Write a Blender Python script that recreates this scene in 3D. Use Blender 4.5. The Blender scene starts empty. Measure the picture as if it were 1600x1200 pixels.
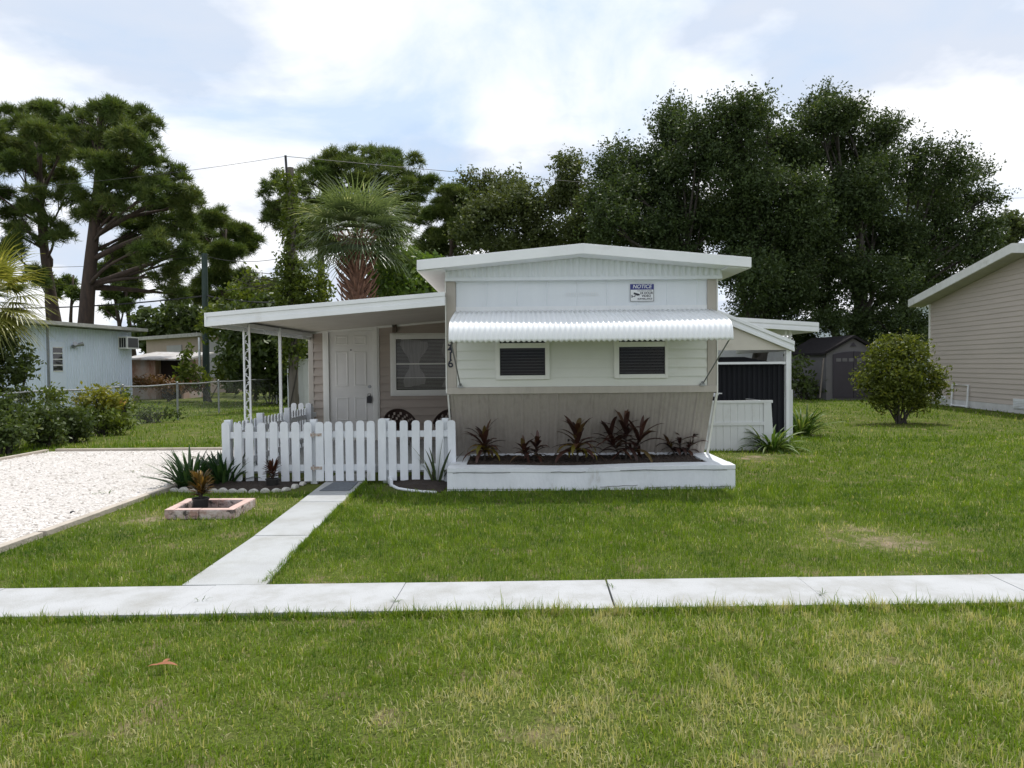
import bpy, math
import numpy as np
from mathutils import Vector, Matrix, Euler
R = math.radians
C = bpy.context.scene
COL = C.collection
rng = np.random.RandomState(11)

# ------------------------------------------------------------ camera, world, sun
F = 1130.0; CH = 1.55
cd = bpy.data.cameras.new("Camera"); cam = bpy.data.objects.new("Camera", cd); COL.objects.link(cam)
cd.sensor_width = 36; cd.lens = 36*F/1600; cd.clip_end = 2000; cd.clip_start = .05
CM = Matrix.Translation((0, 0, CH)) @ Euler((R(90-1.45), 0, 0)).to_matrix().to_4x4() @ Matrix.Rotation(R(-.5), 4, 'Z')
cam.matrix_world = CM
C.camera = cam
C.render.resolution_x = 1024; C.render.resolution_y = 768
C.view_settings.view_transform = 'Standard'; C.view_settings.look = 'None'
C.view_settings.exposure = 0.18; C.view_settings.gamma = 1

SUN = Vector((.18, .36, 1.0)).normalized()
sel = math.asin(SUN.z); saz = math.atan2(SUN.x, SUN.y)
ld = bpy.data.lights.new("Sun", 'SUN'); lo = bpy.data.objects.new("Sun", ld); COL.objects.link(lo)
ld.energy = 3.4; ld.angle = R(.6); ld.color = (1, .96, .89)
lo.rotation_euler = SUN.to_track_quat('Z', 'Y').to_euler()

W = bpy.data.worlds.new("World"); C.world = W; W.use_nodes = True
nt = W.node_tree; nt.nodes.clear()
def N(nt, t, **k):
    n = nt.nodes.new(t)
    for a, b in k.items():
        if a.startswith('i_'):
            key = a[2:]
            n.inputs[int(key) if key.isdigit() else key.replace('_', ' ')].default_value = b
        else: setattr(n, a, b)
    return n
def math_n(nt, op, a, b=None, clamp=False):
    n = nt.nodes.new('ShaderNodeMath'); n.operation = op; n.use_clamp = clamp
    for i, v in enumerate((a, b)):
        if v is None: continue
        if isinstance(v, (int, float)): n.inputs[i].default_value = v
        else: nt.links.new(v, n.inputs[i])
    return n.outputs[0]
def mixc(nt, fac, a, b, mode='MIX'):
    n = nt.nodes.new('ShaderNodeMix'); n.data_type = 'RGBA'; n.blend_type = mode
    for s, v in ((n.inputs[0], fac), (n.inputs[6], a), (n.inputs[7], b)):
        if isinstance(v, (int, float)): s.default_value = v
        elif isinstance(v, tuple): s.default_value = (*v, 1) if len(v) == 3 else v
        else: nt.links.new(v, s)
    return n.outputs[2]
def ramp(nt, src, pts):
    n = nt.nodes.new('ShaderNodeValToRGB'); e = n.color_ramp.elements
    while len(e) < len(pts): e.new(.5)
    for i, (p, c) in enumerate(pts):
        e[i].position = p; e[i].color = (c, c, c, 1) if isinstance(c, (int, float)) else (*c, 1)
    nt.links.new(src, n.inputs[0]); return n.outputs[0]
sky = N(nt, 'ShaderNodeTexSky', sky_type='NISHITA', sun_disc=False, sun_elevation=sel, sun_rotation=saz)
sky.air_density = 1.0; sky.dust_density = 1.5; sky.ozone_density = 1.0
tc = N(nt, 'ShaderNodeTexCoord')
sp = N(nt, 'ShaderNodeSeparateXYZ'); nt.links.new(tc.outputs['Generated'], sp.inputs[0])
den = math_n(nt, 'ADD', math_n(nt, 'MAXIMUM', sp.outputs[2], 0.0), .22)
cb = N(nt, 'ShaderNodeCombineXYZ')
nt.links.new(math_n(nt, 'DIVIDE', sp.outputs[0], den), cb.inputs[0])
nt.links.new(math_n(nt, 'DIVIDE', sp.outputs[1], den), cb.inputs[1])
cb.inputs[2].default_value = 3.1
n1 = N(nt, 'ShaderNodeTexNoise', i_Scale=1.55, i_Detail=10.0, i_Roughness=.56, i_Distortion=.35); nt.links.new(cb.outputs[0], n1.inputs['Vector'])
n2 = N(nt, 'ShaderNodeTexNoise', i_Scale=1.9, i_Detail=6.0, i_Roughness=.5); 
mp = N(nt, 'ShaderNodeMapping'); mp.inputs['Location'].default_value = (4.3, 1.7, 2.0); nt.links.new(cb.outputs[0], mp.inputs[0]); nt.links.new(mp.outputs[0], n2.inputs['Vector'])
cov = ramp(nt, n1.outputs[0], [(.30, .25), (.43, .72), (.54, 1.0)])
shade = ramp(nt, n2.outputs[0], [(.40, (6.6, 7.2, 8.3)), (.50, (9.9, 10.0, 10.3))])
skyb = mixc(nt, .75, sky.outputs[0], (5.4, 7.3, 9.8))
fin = mixc(nt, cov, skyb, shade)
bg = N(nt, 'ShaderNodeBackground', i_Strength=.1); nt.links.new(fin, bg.inputs[0])
wo = N(nt, 'ShaderNodeOutputWorld'); nt.links.new(bg.outputs[0], wo.inputs[0])

# ------------------------------------------------------------ picture -> place
CR = CM.to_3x3()
def ray(px, py): return CR @ Vector(((px-800)/F, -(py-600)/F, -1))
def P(px, py, Y):
    d = ray(px, py); return Vector((0, 0, CH)) + d*(Y/d.y)
def G(px, py, z=0.0):
    d = ray(px, py); return Vector((0, 0, CH)) + d*((z-CH)/d.z)

# ------------------------------------------------------------ materials
MATS = {}
def newmat(name):
    m = bpy.data.materials.new(name); m.use_nodes = True; m.node_tree.nodes.clear(); MATS[name] = m
    nt = m.node_tree; o = N(nt, 'ShaderNodeOutputMaterial'); return m, nt, o
def pm(name, c1, c2=None, scale=8, rough=.6, bump=.0, bscale=None, metal=0, spec=.5, stretch=(1, 1, 1), dirt=None, dscale=2.0, dlo=.55, dhi=.75, coat=0, vari=None):
    """principled surface whose colour wanders between c1 and c2, with optional stain colour and fine bump"""
    m, nt, o = newmat(name)
    b = N(nt, 'ShaderNodeBsdfPrincipled'); nt.links.new(b.outputs[0], o.inputs[0])
    tc = N(nt, 'ShaderNodeTexCoord'); mp = N(nt, 'ShaderNodeMapping'); mp.inputs['Scale'].default_value = stretch
    nt.links.new(tc.outputs['Object'], mp.inputs[0])
    c2 = c2 or tuple(x*.82 for x in c1)
    n = N(nt, 'ShaderNodeTexNoise', i_Scale=scale, i_Detail=6.0, i_Roughness=.6); nt.links.new(mp.outputs[0], n.inputs['Vector'])
    col = mixc(nt, ramp(nt, n.outputs[0], [(.35, 0.0), (.65, 1.0)]), c1, c2)
    if dirt:
        d = N(nt, 'ShaderNodeTexNoise', i_Scale=dscale, i_Detail=8.0, i_Roughness=.7); nt.links.new(mp.outputs[0], d.inputs['Vector'])
        col = mixc(nt, ramp(nt, d.outputs[0], [(dlo, 0.0), (dhi, 1.0)]), col, dirt)
    if vari:
        at = N(nt, 'ShaderNodeAttribute', attribute_name='rnd')
        col = mixc(nt, at.outputs['Fac'], col, vari)
    nt.links.new(col, b.inputs['Base Color'])
    b.inputs['Roughness'].default_value = rough; b.inputs['Metallic'].default_value = metal
    b.inputs['Specular IOR Level'].default_value = spec; b.inputs['Coat Weight'].default_value = coat
    if bump:
        bn = N(nt, 'ShaderNodeTexNoise', i_Scale=bscale or scale*6, i_Detail=4.0); nt.links.new(mp.outputs[0], bn.inputs['Vector'])
        bu = N(nt, 'ShaderNodeBump', i_Strength=bump, i_Distance=.02); nt.links.new(bn.outputs[0], bu.inputs['Height']); nt.links.new(bu.outputs[0], b.inputs['Normal'])
    return m
def leafmat(name, c1, c2, c3=None, trans=.35, rough=.5, spec=.35, big=None, bscale=.6):
    """leaf: per-leaf colour between c1 and c2 (c3 for the odd one), part of the light passing through"""
    m, nt, o = newmat(name)
    at = N(nt, 'ShaderNodeAttribute', attribute_name='rnd')
    pts = [(0.0, c1), (.8, c2)] + ([(1.0, c3)] if c3 else [])
    col = ramp(nt, at.outputs['Fac'], pts)
    if big:
        tc = N(nt, 'ShaderNodeTexCoord'); n = N(nt, 'ShaderNodeTexNoise', i_Scale=bscale, i_Detail=3.0); nt.links.new(tc.outputs['Object'], n.inputs['Vector'])
        col = mixc(nt, ramp(nt, n.outputs[0], [(.40, 0.0), (.66, 1.0)]), col, big)
    b = N(nt, 'ShaderNodeBsdfPrincipled'); nt.links.new(col, b.inputs['Base Color'])
    b.inputs['Roughness'].default_value = rough; b.inputs['Specular IOR Level'].default_value = spec
    t = N(nt, 'ShaderNodeBsdfTranslucent'); nt.links.new(mixc(nt, 1.0, col, (1.25, 1.2, .55), 'MULTIPLY'), t.inputs[0])
    mx = N(nt, 'ShaderNodeMixShader', i_0=trans); nt.links.new(b.outputs[0], mx.inputs[1]); nt.links.new(t.outputs[0], mx.inputs[2])
    nt.links.new(mx.outputs[0], o.inputs[0]); return m

WHITE = pm('white_painted_metal', (.78, .80, .82), (.73, .75, .77), 3, .38, .03, 30, dirt=(.55, .54, .50), dscale=1.6, dlo=.6, dhi=.85)
WPANEL = pm('white_wall_panel', (.71, .75, .79), (.68, .72, .765), 2, .45, .03, 20, stretch=(3, 3, .6), dirt=(.56, .57, .57), dscale=1.3, dlo=.6, dhi=.95)
WOODW = pm('white_painted_wood', (.74, .77, .81), (.66, .69, .73), 5, .6, .25, 30, stretch=(1, 1, .5), dirt=(.42, .41, .38), dscale=5, dlo=.60, dhi=.80)
CREAM = pm('cream_siding', (.70, .71, .67), (.66, .67, .63), 2, .45, .03, 20, dirt=(.58, .57, .50), dscale=1.8, dlo=.58, dhi=.85)
TAN = pm('tan_metal', (.45, .415, .37), (.41, .375, .335), 3, .5, .04, 30, stretch=(3, 3, .5), dirt=(.33, .30, .26), dscale=2.2, dlo=.55, dhi=.8)
SKIRT = pm('tan_skirting', (.40, .36, .325), (.37, .335, .30), 3, .55, .03, 30, stretch=(9, 9, .25), dirt=(.30, .27, .24), dscale=1.2, dlo=.5, dhi=.8)
VINYL = pm('tan_vinyl_siding', (.40, .345, .30), (.37, .315, .275), 3, .55, .05, 40, stretch=(.6, .6, 3))
VINYLR = pm('beige_vinyl_siding', (.49, .43, .39), (.455, .40, .365), 1, .6, .04, 20, stretch=(.5, .5, 2), dirt=(.42, .38, .34), dscale=.5, dlo=.5, dhi=.8)
CEIL = pm('porch_ceiling', (.62, .58, .53), (.56, .52, .47), 3, .6)
DOORM = pm('door_paint', (.70, .69, .67), (.66, .65, .63), 4, .45, .02, 40)
TRIMW = pm('trim_white', (.76, .76, .73), (.72, .72, .69), 6, .45)
DARK = pm('black_metal', (.012, .012, .015), (.02, .02, .024), 6, .45)
VOID = pm('painted_room_shade', (.010, .010, .011), (.018, .018, .019), 3, .9, spec=.04)  # near-black tone that paints in the shade of the rooms behind glass
NAVY = pm('dark_corrugated_metal', (.009, .010, .016), (.006, .007, .011), 3, .6, stretch=(2, 2, .4), dirt=(.018, .019, .024), dscale=2, spec=.25)
STEEL = pm('galvanised_steel', (.36, .37, .38), (.28, .29, .30), 12, .45, metal=.7)
CONC = pm('concrete', (.41, .42, .435), (.36, .37, .38), 2.2, .85, .25, 90, dirt=(.27, .265, .245), dscale=2.2, dlo=.46, dhi=.80)
CONCP = pm('path_concrete', (.39, .405, .415), (.35, .36, .37), 2.2, .85, .25, 90, dirt=(.27, .27, .25), dscale=2.4, dlo=.46, dhi=.8)
SOIL = pm('mulch', (.040, .026, .018), (.018, .012, .009), 40, .9, 1.0, 60)
BRICKW = pm('worn_painted_brick', (.58, .52, .50), (.36, .22, .185), 9, .85, .5, 60, dirt=(.075, .06, .055), dscale=11, dlo=.50, dhi=.60)
BRICKT = pm('pink_brick', (.60, .44, .40), (.50, .35, .31), 7, .85, .4, 60)
BARK = pm('bark', (.065, .043, .032), (.034, .024, .019), 6, .9, .9, 14, stretch=(1, 1, .3))
BARKG = pm('grey_bark', (.060, .052, .044), (.032, .028, .024), 6, .9, .8, 14, stretch=(1, 1, .3))
BOOT = pm('palm_boot', (.25, .135, .095), (.14, .075, .055), 9, .85, .4, 30)
POLEW = pm('pole_wood', (.16, .14, .12), (.11, .095, .08), 10, .9, .3, 40, stretch=(1, 1, .1))
POLEG = pm('green_pole', (.028, .05, .042), (.02, .038, .033), 5, .7)
WHITEBLUE = pm('pale_trailer_siding', (.72, .80, .93), (.68, .76, .89), 1.5, .5, .03, 10, stretch=(1, 1, .3))
ROOFG = pm('grey_roof_edge', (.42, .42, .39), (.30, .30, .275), 5, .7, dirt=(.20, .19, .16), dscale=3)
TANH = pm('stucco_tan', (.42, .34, .29), (.38, .31, .26), 2, .85, .1, 20)
GREYD = pm('grey_garage_door', (.36, .36, .36), (.33, .33, .33), 3, .6)
RUST = pm('rusty_sheet', (.40, .36, .33), (.36, .22, .15), 1.5, .8, .1, 12, stretch=(1, 1, .4), dirt=(.22, .09, .05), dscale=1.1, dlo=.5, dhi=.62)
SHEDG = pm('shaded_grey_resin', (.135, .13, .14), (.12, .116, .125), 3, .65)  # grey resin, darkened to carry the shade of the trees in its colour
SHEDD = pm('shaded_dark_resin', (.042, .036, .05), (.036, .031, .043), 3, .6)  # dark door resin, tree shade mixed into the tone as well
SHEDR = pm('dark_shed_roof', (.018, .016, .018), (.014, .012, .014), 6, .9, spec=.2)
FENCEV = pm('vinyl_fence', (.66, .68, .70), (.62, .64, .66), 3, .5, dirt=(.50, .50, .46), dscale=1.5)
WICKER = pm('dark_wicker', (.05, .025, .018), (.03, .016, .012), 30, .6, .8, 120)
MAT = pm('rubber_doormat', (.19, .21, .235), (.15, .165, .185), 30, .95, .8, 200, spec=.1)
POTB = pm('black_pot', (.015, .014, .014), (.022, .02, .02), 10, .5)
BLUE = pm('sign_blue', (.022, .032, .20), (.022, .032, .19), 10, .4)
SIGNW = pm('sign_white', (.74, .76, .78), (.72, .74, .76), 10, .4)
INK = pm('sign_ink', (.012, .014, .03), (.012, .014, .03), 10, .5)
SHELLE = pm('driveway_edging', (.46, .41, .35), (.38, .34, .29), 6, .9, .4, 50, dirt=(.30, .26, .21), dscale=3)
SCALM = pm('scallop_stone', (.52, .51, .48), (.40, .39, .36), 8, .9, .4, 50, dirt=(.14, .14, .11), dscale=7, dlo=.55, dhi=.7)
WIREM = pm('cable', (.02, .02, .022), (.02, .02, .022), 3, .6)
BLIND = pm('blind', (.36, .35, .345), (.32, .31, .305), 4, .6)
CURT = pm('curtain', (.46, .455, .45), (.34, .335, .33), 5, .9, stretch=(6, 1, .5))
DEADLEAF = pm('dead_leaf', (.28, .10, .04), (.20, .07, .03), 20, .7)
STONED = pm('dark_stone', (.03, .03, .034), None, 20, .8)
def glass(name, c, rough=.06):
    m, nt, o = newmat(name); b = N(nt, 'ShaderNodeBsdfPrincipled'); b.inputs['Base Color'].default_value = (*c, 1)
    b.inputs['Roughness'].default_value = rough; b.inputs['Specular IOR Level'].default_value = .6
    nt.links.new(b.outputs[0], o.inputs[0]); return m
GLASS = glass('dark_window_glass', (.012, .013, .015))
def clear(name):
    m, nt, o = newmat(name)
    t = N(nt, 'ShaderNodeBsdfTransparent', i_0=(.90, .90, .90, 1)); g = N(nt, 'ShaderNodeBsdfGlossy', i_Roughness=.02)
    fr = N(nt, 'ShaderNodeFresnel', i_0=1.45); mx = N(nt, 'ShaderNodeMixShader')
    mx.inputs[0].default_value = .008; nt.links.new(t.outputs[0], mx.inputs[1]); nt.links.new(g.outputs[0], mx.inputs[2]); nt.links.new(mx.outputs[0], o.inputs[0]); return m
CLEAR = clear('insect_screened_glass')
OAKL = leafmat('oak_leaf', (.018, .034, .013), (.066, .100, .034), (.17, .20, .08), .34, .5, .22, big=(.050, .076, .026))
OAKL2 = leafmat('oak_leaf_light', (.042, .064, .022), (.115, .145, .05), (.22, .24, .12), .34, .5, .25, big=(.08, .10, .035))
PINEL = leafmat('pine_needle', (.040, .070, .018), (.125, .165, .045), (.22, .23, .09), .36, .5, .3, big=(.075, .12, .030), bscale=.8)
BRIGHTL = leafmat('bright_leaf', (.06, .11, .018), (.12, .20, .035), (.22, .24, .06), .4, .45, .4)
BUSHL = leafmat('bush_leaf', (.04, .062, .012), (.15, .18, .028), (.32, .30, .06), .40, .45, .3)
HEDGEL = leafmat('hedge_leaf', (.035, .055, .016), (.09, .13, .030), (.19, .20, .06), .35, .5, .4, big=(.05, .08, .02), bscale=1.0)
YELL = leafmat('yellowing_leaf', (.13, .15, .02), (.26, .26, .035), (.33, .20, .06), .4)
REDL = leafmat('dry_red_vine', (.10, .07, .025), (.18, .09, .04), (.10, .12, .03), .3)
VINEL = leafmat('vine_leaf', (.045, .075, .012), (.13, .17, .028), (.22, .25, .05), .4)
PALML = leafmat('palm_frond', (.050, .085, .038), (.17, .22, .11), (.55, .57, .42), .35, .35, .6)
PALMY = leafmat('yellow_palm_frond', (.06, .09, .02), (.30, .30, .07), (.62, .56, .24), .35, .4, .5)
CORDL = leafmat('cordyline_leaf', (.028, .014, .013), (.075, .030, .022), (.12, .085, .03), .25, .4, .5)
CORDY = leafmat('cordyline_old_leaf', (.14, .12, .02), (.28, .23, .04), (.22, .10, .03), .35, .5)
CROTL = leafmat('croton_leaf', (.035, .035, .015), (.15, .085, .025), (.38, .22, .05), .3, .4, .5)
STRAPL = leafmat('strap_leaf', (.035, .08, .014), (.10, .17, .035), (.22, .27, .09), .35, .5, .3)
SNAKEL = leafmat('snake_leaf', (.045, .075, .030), (.10, .13, .055), (.14, .17, .06), .15, .4)
DARKSTRAP = leafmat('dark_strap_leaf', (.014, .040, .014), (.032, .075, .024), (.07, .13, .04), .25, .35, .5)
GRASSM = leafmat('grass_blade', (.034, .094, .006), (.180, .275, .020), (.50, .47, .26), .42, .45, .3)  # palest tone covers dry blades and painted whitish highlights

def lawn_mat():
    m, nt, o = newmat('lawn')
    b = N(nt, 'ShaderNodeBsdfPrincipled', i_Roughness=.9); b.inputs['Specular IOR Level'].default_value = .1
    tc = N(nt, 'ShaderNodeTexCoord')
    def noise(s, d=6.0, r=.6):
        n = N(nt, 'ShaderNodeTexNoise', i_Scale=s, i_Detail=d, i_Roughness=r); nt.links.new(tc.outputs['Object'], n.inputs['Vector']); return n.outputs[0]
    c = mixc(nt, ramp(nt, noise(60, 4), [(.35, 0.0), (.65, 1.0)]), (.030, .045, .009), (.115, .15, .026))
    c = mixc(nt, ramp(nt, noise(.7), [(.40, 0.0), (.68, .5)]), c, (.14, .16, .035))
    c = mixc(nt, ramp(nt, noise(2.6, 8, .7), [(.54, 0.0), (.66, .85)]), c, (.21, .165, .10))
    nz = noise(7, 8, .7); tot = None
    for px, py, rad in ((1388, 848, .55), (1345, 826, .25), (1440, 858, .3), (232, 812, .42), (415, 800, .34), (1268, 650, .8), (1185, 714, .4), (1165, 716, .4)):
        g = G(px, py); d = N(nt, 'ShaderNodeVectorMath', operation='DISTANCE'); nt.links.new(tc.outputs['Object'], d.inputs[0]); d.inputs[1].default_value = (g.x, g.y, 0)
        w = math_n(nt, 'SUBTRACT', 1.0, math_n(nt, 'DIVIDE', d.outputs['Value'], rad*1.7), True)
        tot = w if tot is None else math_n(nt, 'MAXIMUM', tot, w)
    mk = math_n(nt, 'MULTIPLY', math_n(nt, 'SUBTRACT', math_n(nt, 'ADD', math_n(nt, 'MULTIPLY', tot, .75), math_n(nt, 'MULTIPLY', nz, 1.3)), 1.12, True), 3.0, True)
    c = mixc(nt, mk, c, mixc(nt, ramp(nt, noise(40), [(.3, 0.0), (.7, 1.0)]), (.16, .115, .075), (.34, .28, .20)))
    nt.links.new(c, b.inputs['Base Color'])
    bu = N(nt, 'ShaderNodeBump', i_Strength=.7, i_Distance=.04); nt.links.new(noise(50, 5), bu.inputs['Height']); nt.links.new(bu.outputs[0], b.inputs['Normal'])
    nt.links.new(b.outputs[0], o.inputs[0]); return m
LAWN = lawn_mat()
def gravel_mat():
    m, nt, o = newmat('white_shell_gravel')
    b = N(nt, 'ShaderNodeBsdfPrincipled', i_Roughness=.9); tc = N(nt, 'ShaderNodeTexCoord')
    v = N(nt, 'ShaderNodeTexVoronoi', i_Scale=55.0); nt.links.new(tc.outputs['Object'], v.inputs['Vector'])
    n = N(nt, 'ShaderNodeTexNoise', i_Scale=1.5, i_Detail=8.0, i_Roughness=.7); nt.links.new(tc.outputs['Object'], n.inputs['Vector'])
    c = mixc(nt, ramp(nt, v.outputs['Color'], [(.1, 0.0), (.9, 1.0)]), (.66, .63, .61), (.46, .43, .405))
    c = mixc(nt, ramp(nt, n.outputs[0], [(.52, 0.0), (.72, .7)]), c, (.36, .33, .28))
    nt.links.new(c, b.inputs['Base Color'])
    bu = N(nt, 'ShaderNodeBump', i_Strength=.8, i_Distance=.015); nt.links.new(v.outputs['Distance'], bu.inputs['Height']); nt.links.new(bu.outputs[0], b.inputs['Normal'])
    nt.links.new(b.outputs[0], o.inputs[0]); return m
GRAVEL = gravel_mat()
PEBB = pm('shell_pebble', (.70, .67, .65), (.56, .53, .51), 30, .85, vari=(.30, .275, .25))
def link_mat():
    m, nt, o = newmat('chain_link_mesh')
    tc = N(nt, 'ShaderNodeTexCoord'); s = N(nt, 'ShaderNodeSeparateXYZ'); nt.links.new(tc.outputs['Object'], s.inputs[0])
    def fam(sign):
        a = math_n(nt, 'ADD', s.outputs[1], math_n(nt, 'MULTIPLY', s.outputs[2], sign))
        f = math_n(nt, 'FRACT', math_n(nt, 'DIVIDE', a, .075)); return math_n(nt, 'LESS_THAN', f, .075)
    al = math_n(nt, 'MAXIMUM', fam(1.0), fam(-1.0))
    b = N(nt, 'ShaderNodeBsdfPrincipled', i_Roughness=.5); b.inputs['Base Color'].default_value = (.30, .31, .31, 1); b.inputs['Metallic'].default_value = .5
    t = N(nt, 'ShaderNodeBsdfTransparent'); mx = N(nt, 'ShaderNodeMixShader')
    nt.links.new(al, mx.inputs[0]); nt.links.new(t.outputs[0], mx.inputs[1]); nt.links.new(b.outputs[0], mx.inputs[2]); nt.links.new(mx.outputs[0], o.inputs[0]); return m
LINK = link_mat()

# ------------------------------------------------------------ building helpers
def tag(o, label=None, cat=None, group=None, kind=None):
    if label: o['label'] = label
    if cat: o['category'] = cat
    if group: o['group'] = group
    if kind: o['kind'] = kind
    return o
def empty(name, loc, label, cat, group=None):
    o = bpy.data.objects.new(name, None); COL.objects.link(o); o.location = loc; o.empty_display_size = .1
    return tag(o, label, cat, group)
def wl(o):
    v = Vector((0, 0, 0))
    while o is not None: v += o.location; o = o.parent
    return v
def copy_tree(o, parent=None):
    c = o.copy(); COL.objects.link(c); c.parent = parent
    for ch in list(o.children): copy_tree(ch, c)
    return c
class MB:
    def __init__(s): s.v = []; s.f = []
    def add(s, vs, fs):
        n = len(s.v); s.v += [Vector(v) for v in vs]; s.f += [tuple(i+n for i in f) for f in fs]; return s
    def box(s, a, b):
        x0, y0, z0 = (min(a[i], b[i]) for i in range(3)); x1, y1, z1 = (max(a[i], b[i]) for i in range(3))
        return s.hexa([(x0, y0, z0), (x1, y0, z0), (x1, y1, z0), (x0, y1, z0), (x0, y0, z1), (x1, y0, z1), (x1, y1, z1), (x0, y1, z1)])
    def hexa(s, v): return s.add(v, [(0, 3, 2, 1), (4, 5, 6, 7), (0, 1, 5, 4), (1, 2, 6, 5), (2, 3, 7, 6), (3, 0, 4, 7)])
    def bar(s, a, b, w, d, up=(0, 0, 1)):
        a, b = Vector(a), Vector(b); t = (b-a).normalized(); u = t.cross(Vector(up))
        if u.length < 1e-4: u = Vector((1, 0, 0))
        u.normalize(); n = u.cross(t); u = u*w/2; n = n*d/2
        return s.hexa([a-u-n, a+u-n, a+u+n, a-u+n, b-u-n, b+u-n, b+u+n, b-u+n])
    def prism(s, poly, vec):
        """polygon (3D points) extruded along vec"""
        n = len(poly); p = [Vector(q) for q in poly]; v = Vector(vec)
        return s.add(p+[q+v for q in p], [tuple(range(n))[::-1], tuple(range(n, 2*n))]+[(i, (i+1) % n, n+(i+1) % n, n+i) for i in range(n)])
    def tube(s, pts, rad, k=8, cap=True):
        pts = [Vector(p) for p in pts]; n = len(pts); r = rad if hasattr(rad, '__len__') else [rad]*n
        vs = []; fs = []; ref = Vector((.3, 1, .2)).normalized()
        for i, p in enumerate(pts):
            t = (pts[min(i+1, n-1)]-pts[max(i-1, 0)]).normalized()
            if abs(t.dot(ref)) > .95: ref = Vector((1, .1, .1)).normalized()
            u = t.cross(ref).normalized(); w = t.cross(u)
            for j in range(k):
                a = 2*math.pi*j/k; vs.append(p+(u*math.cos(a)+w*math.sin(a))*r[i])
        for i in range(n-1):
            for j in range(k):
                fs.append((i*k+j, i*k+(j+1) % k, (i+1)*k+(j+1) % k, (i+1)*k+j))
        if cap: fs += [tuple(range(k))[::-1], tuple(range((n-1)*k, n*k))]
        return s.add(vs, fs)
    def lathe(s, c, prof, k=20):
        c = Vector(c); vs = []; fs = []
        for r, z in prof:
            for j in range(k): a = 2*math.pi*j/k; vs.append(c+Vector((r*math.cos(a), r*math.sin(a), z)))
        for i in range(len(prof)-1):
            for j in range(k): fs.append((i*k+j, i*k+(j+1) % k, (i+1)*k+(j+1) % k, (i+1)*k+j))
        fs += [tuple(range(k))[::-1], tuple(range((len(prof)-1)*k, len(prof)*k))]
        return s.add(vs, fs)
    def ball(s, c, r, k=10, m=6, sq=(1, 1, 1), jit=0):
        c = Vector(c); vs = []; fs = []
        for i in range(m+1):
            th = math.pi*i/m
            for j in range(k):
                a = 2*math.pi*j/k; q = 1+(rng.rand()-.5)*jit
                vs.append(c+Vector((math.sin(th)*math.cos(a)*sq[0], math.sin(th)*math.sin(a)*sq[1], math.cos(th)*sq[2]))*r*q)
        for i in range(m):
            for j in range(k): fs.append((i*k+j, (i+1)*k+j, (i+1)*k+(j+1) % k, i*k+(j+1) % k))
        return s.add(vs, fs)
    def build(s, name, mat, parent=None, origin=None, bevel=0, smooth=False, solid=0):
        off = wl(parent) if parent is not None else Vector(origin or (0, 0, 0))
        me = bpy.data.meshes.new(name); me.from_pydata([tuple(v-off) for v in s.v], [], s.f); me.update()
        o = bpy.data.objects.new(name, me); COL.objects.link(o); me.materials.append(mat)
        if parent is not None: o.parent = parent
        else: o.location = off
        if smooth:
            me.polygons.foreach_set('use_smooth', [True]*len(me.polygons))
        if solid:
            md = o.modifiers.new('s', 'SOLIDIFY'); md.thickness = solid; md.offset = 0
        if bevel:
            md = o.modifiers.new('b', 'BEVEL'); md.width = bevel; md.segments = 2; md.limit_method = 'ANGLE'
        return o
def npmesh(name, V, k, mat, parent=None, rnd=None, faces=None, origin=None, smooth=False):
    """V: (n*k,3) vertices, every k in a row one face (or explicit faces array m x q)"""
    off = wl(parent) if parent is not None else Vector(origin or (0, 0, 0))
    V = np.asarray(V, dtype=np.float32) - np.array(off, dtype=np.float32)
    if faces is None: faces = np.arange(len(V), dtype=np.int32).reshape(-1, k)
    nf, q = faces.shape
    me = bpy.data.meshes.new(name)
    me.vertices.add(len(V)); me.vertices.foreach_set('co', V.ravel())
    me.loops.add(nf*q); me.loops.foreach_set('vertex_index', faces.astype(np.int32).ravel())
    me.polygons.add(nf); me.polygons.foreach_set('loop_start', np.arange(0, nf*q, q, dtype=np.int32))
    if rnd is not None:
        a = me.attributes.new('rnd', 'FLOAT', 'POINT'); a.data.foreach_set('value', rnd.astype(np.float32).ravel())
    me.update(calc_edges=True)
    if smooth: me.polygons.foreach_set('use_smooth', [True]*nf)
    me.materials.append(mat)
    o = bpy.data.objects.new(name, me); COL.objects.link(o)
    if parent is not None: o.parent = parent
    else: o.location = off
    return o
def unit(n):
    v = rng.normal(size=(n, 3)); return v/np.linalg.norm(v, axis=1, keepdims=True)
def nrm(v): return v/np.maximum(np.linalg.norm(v, axis=-1, keepdims=True), 1e-6)

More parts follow.
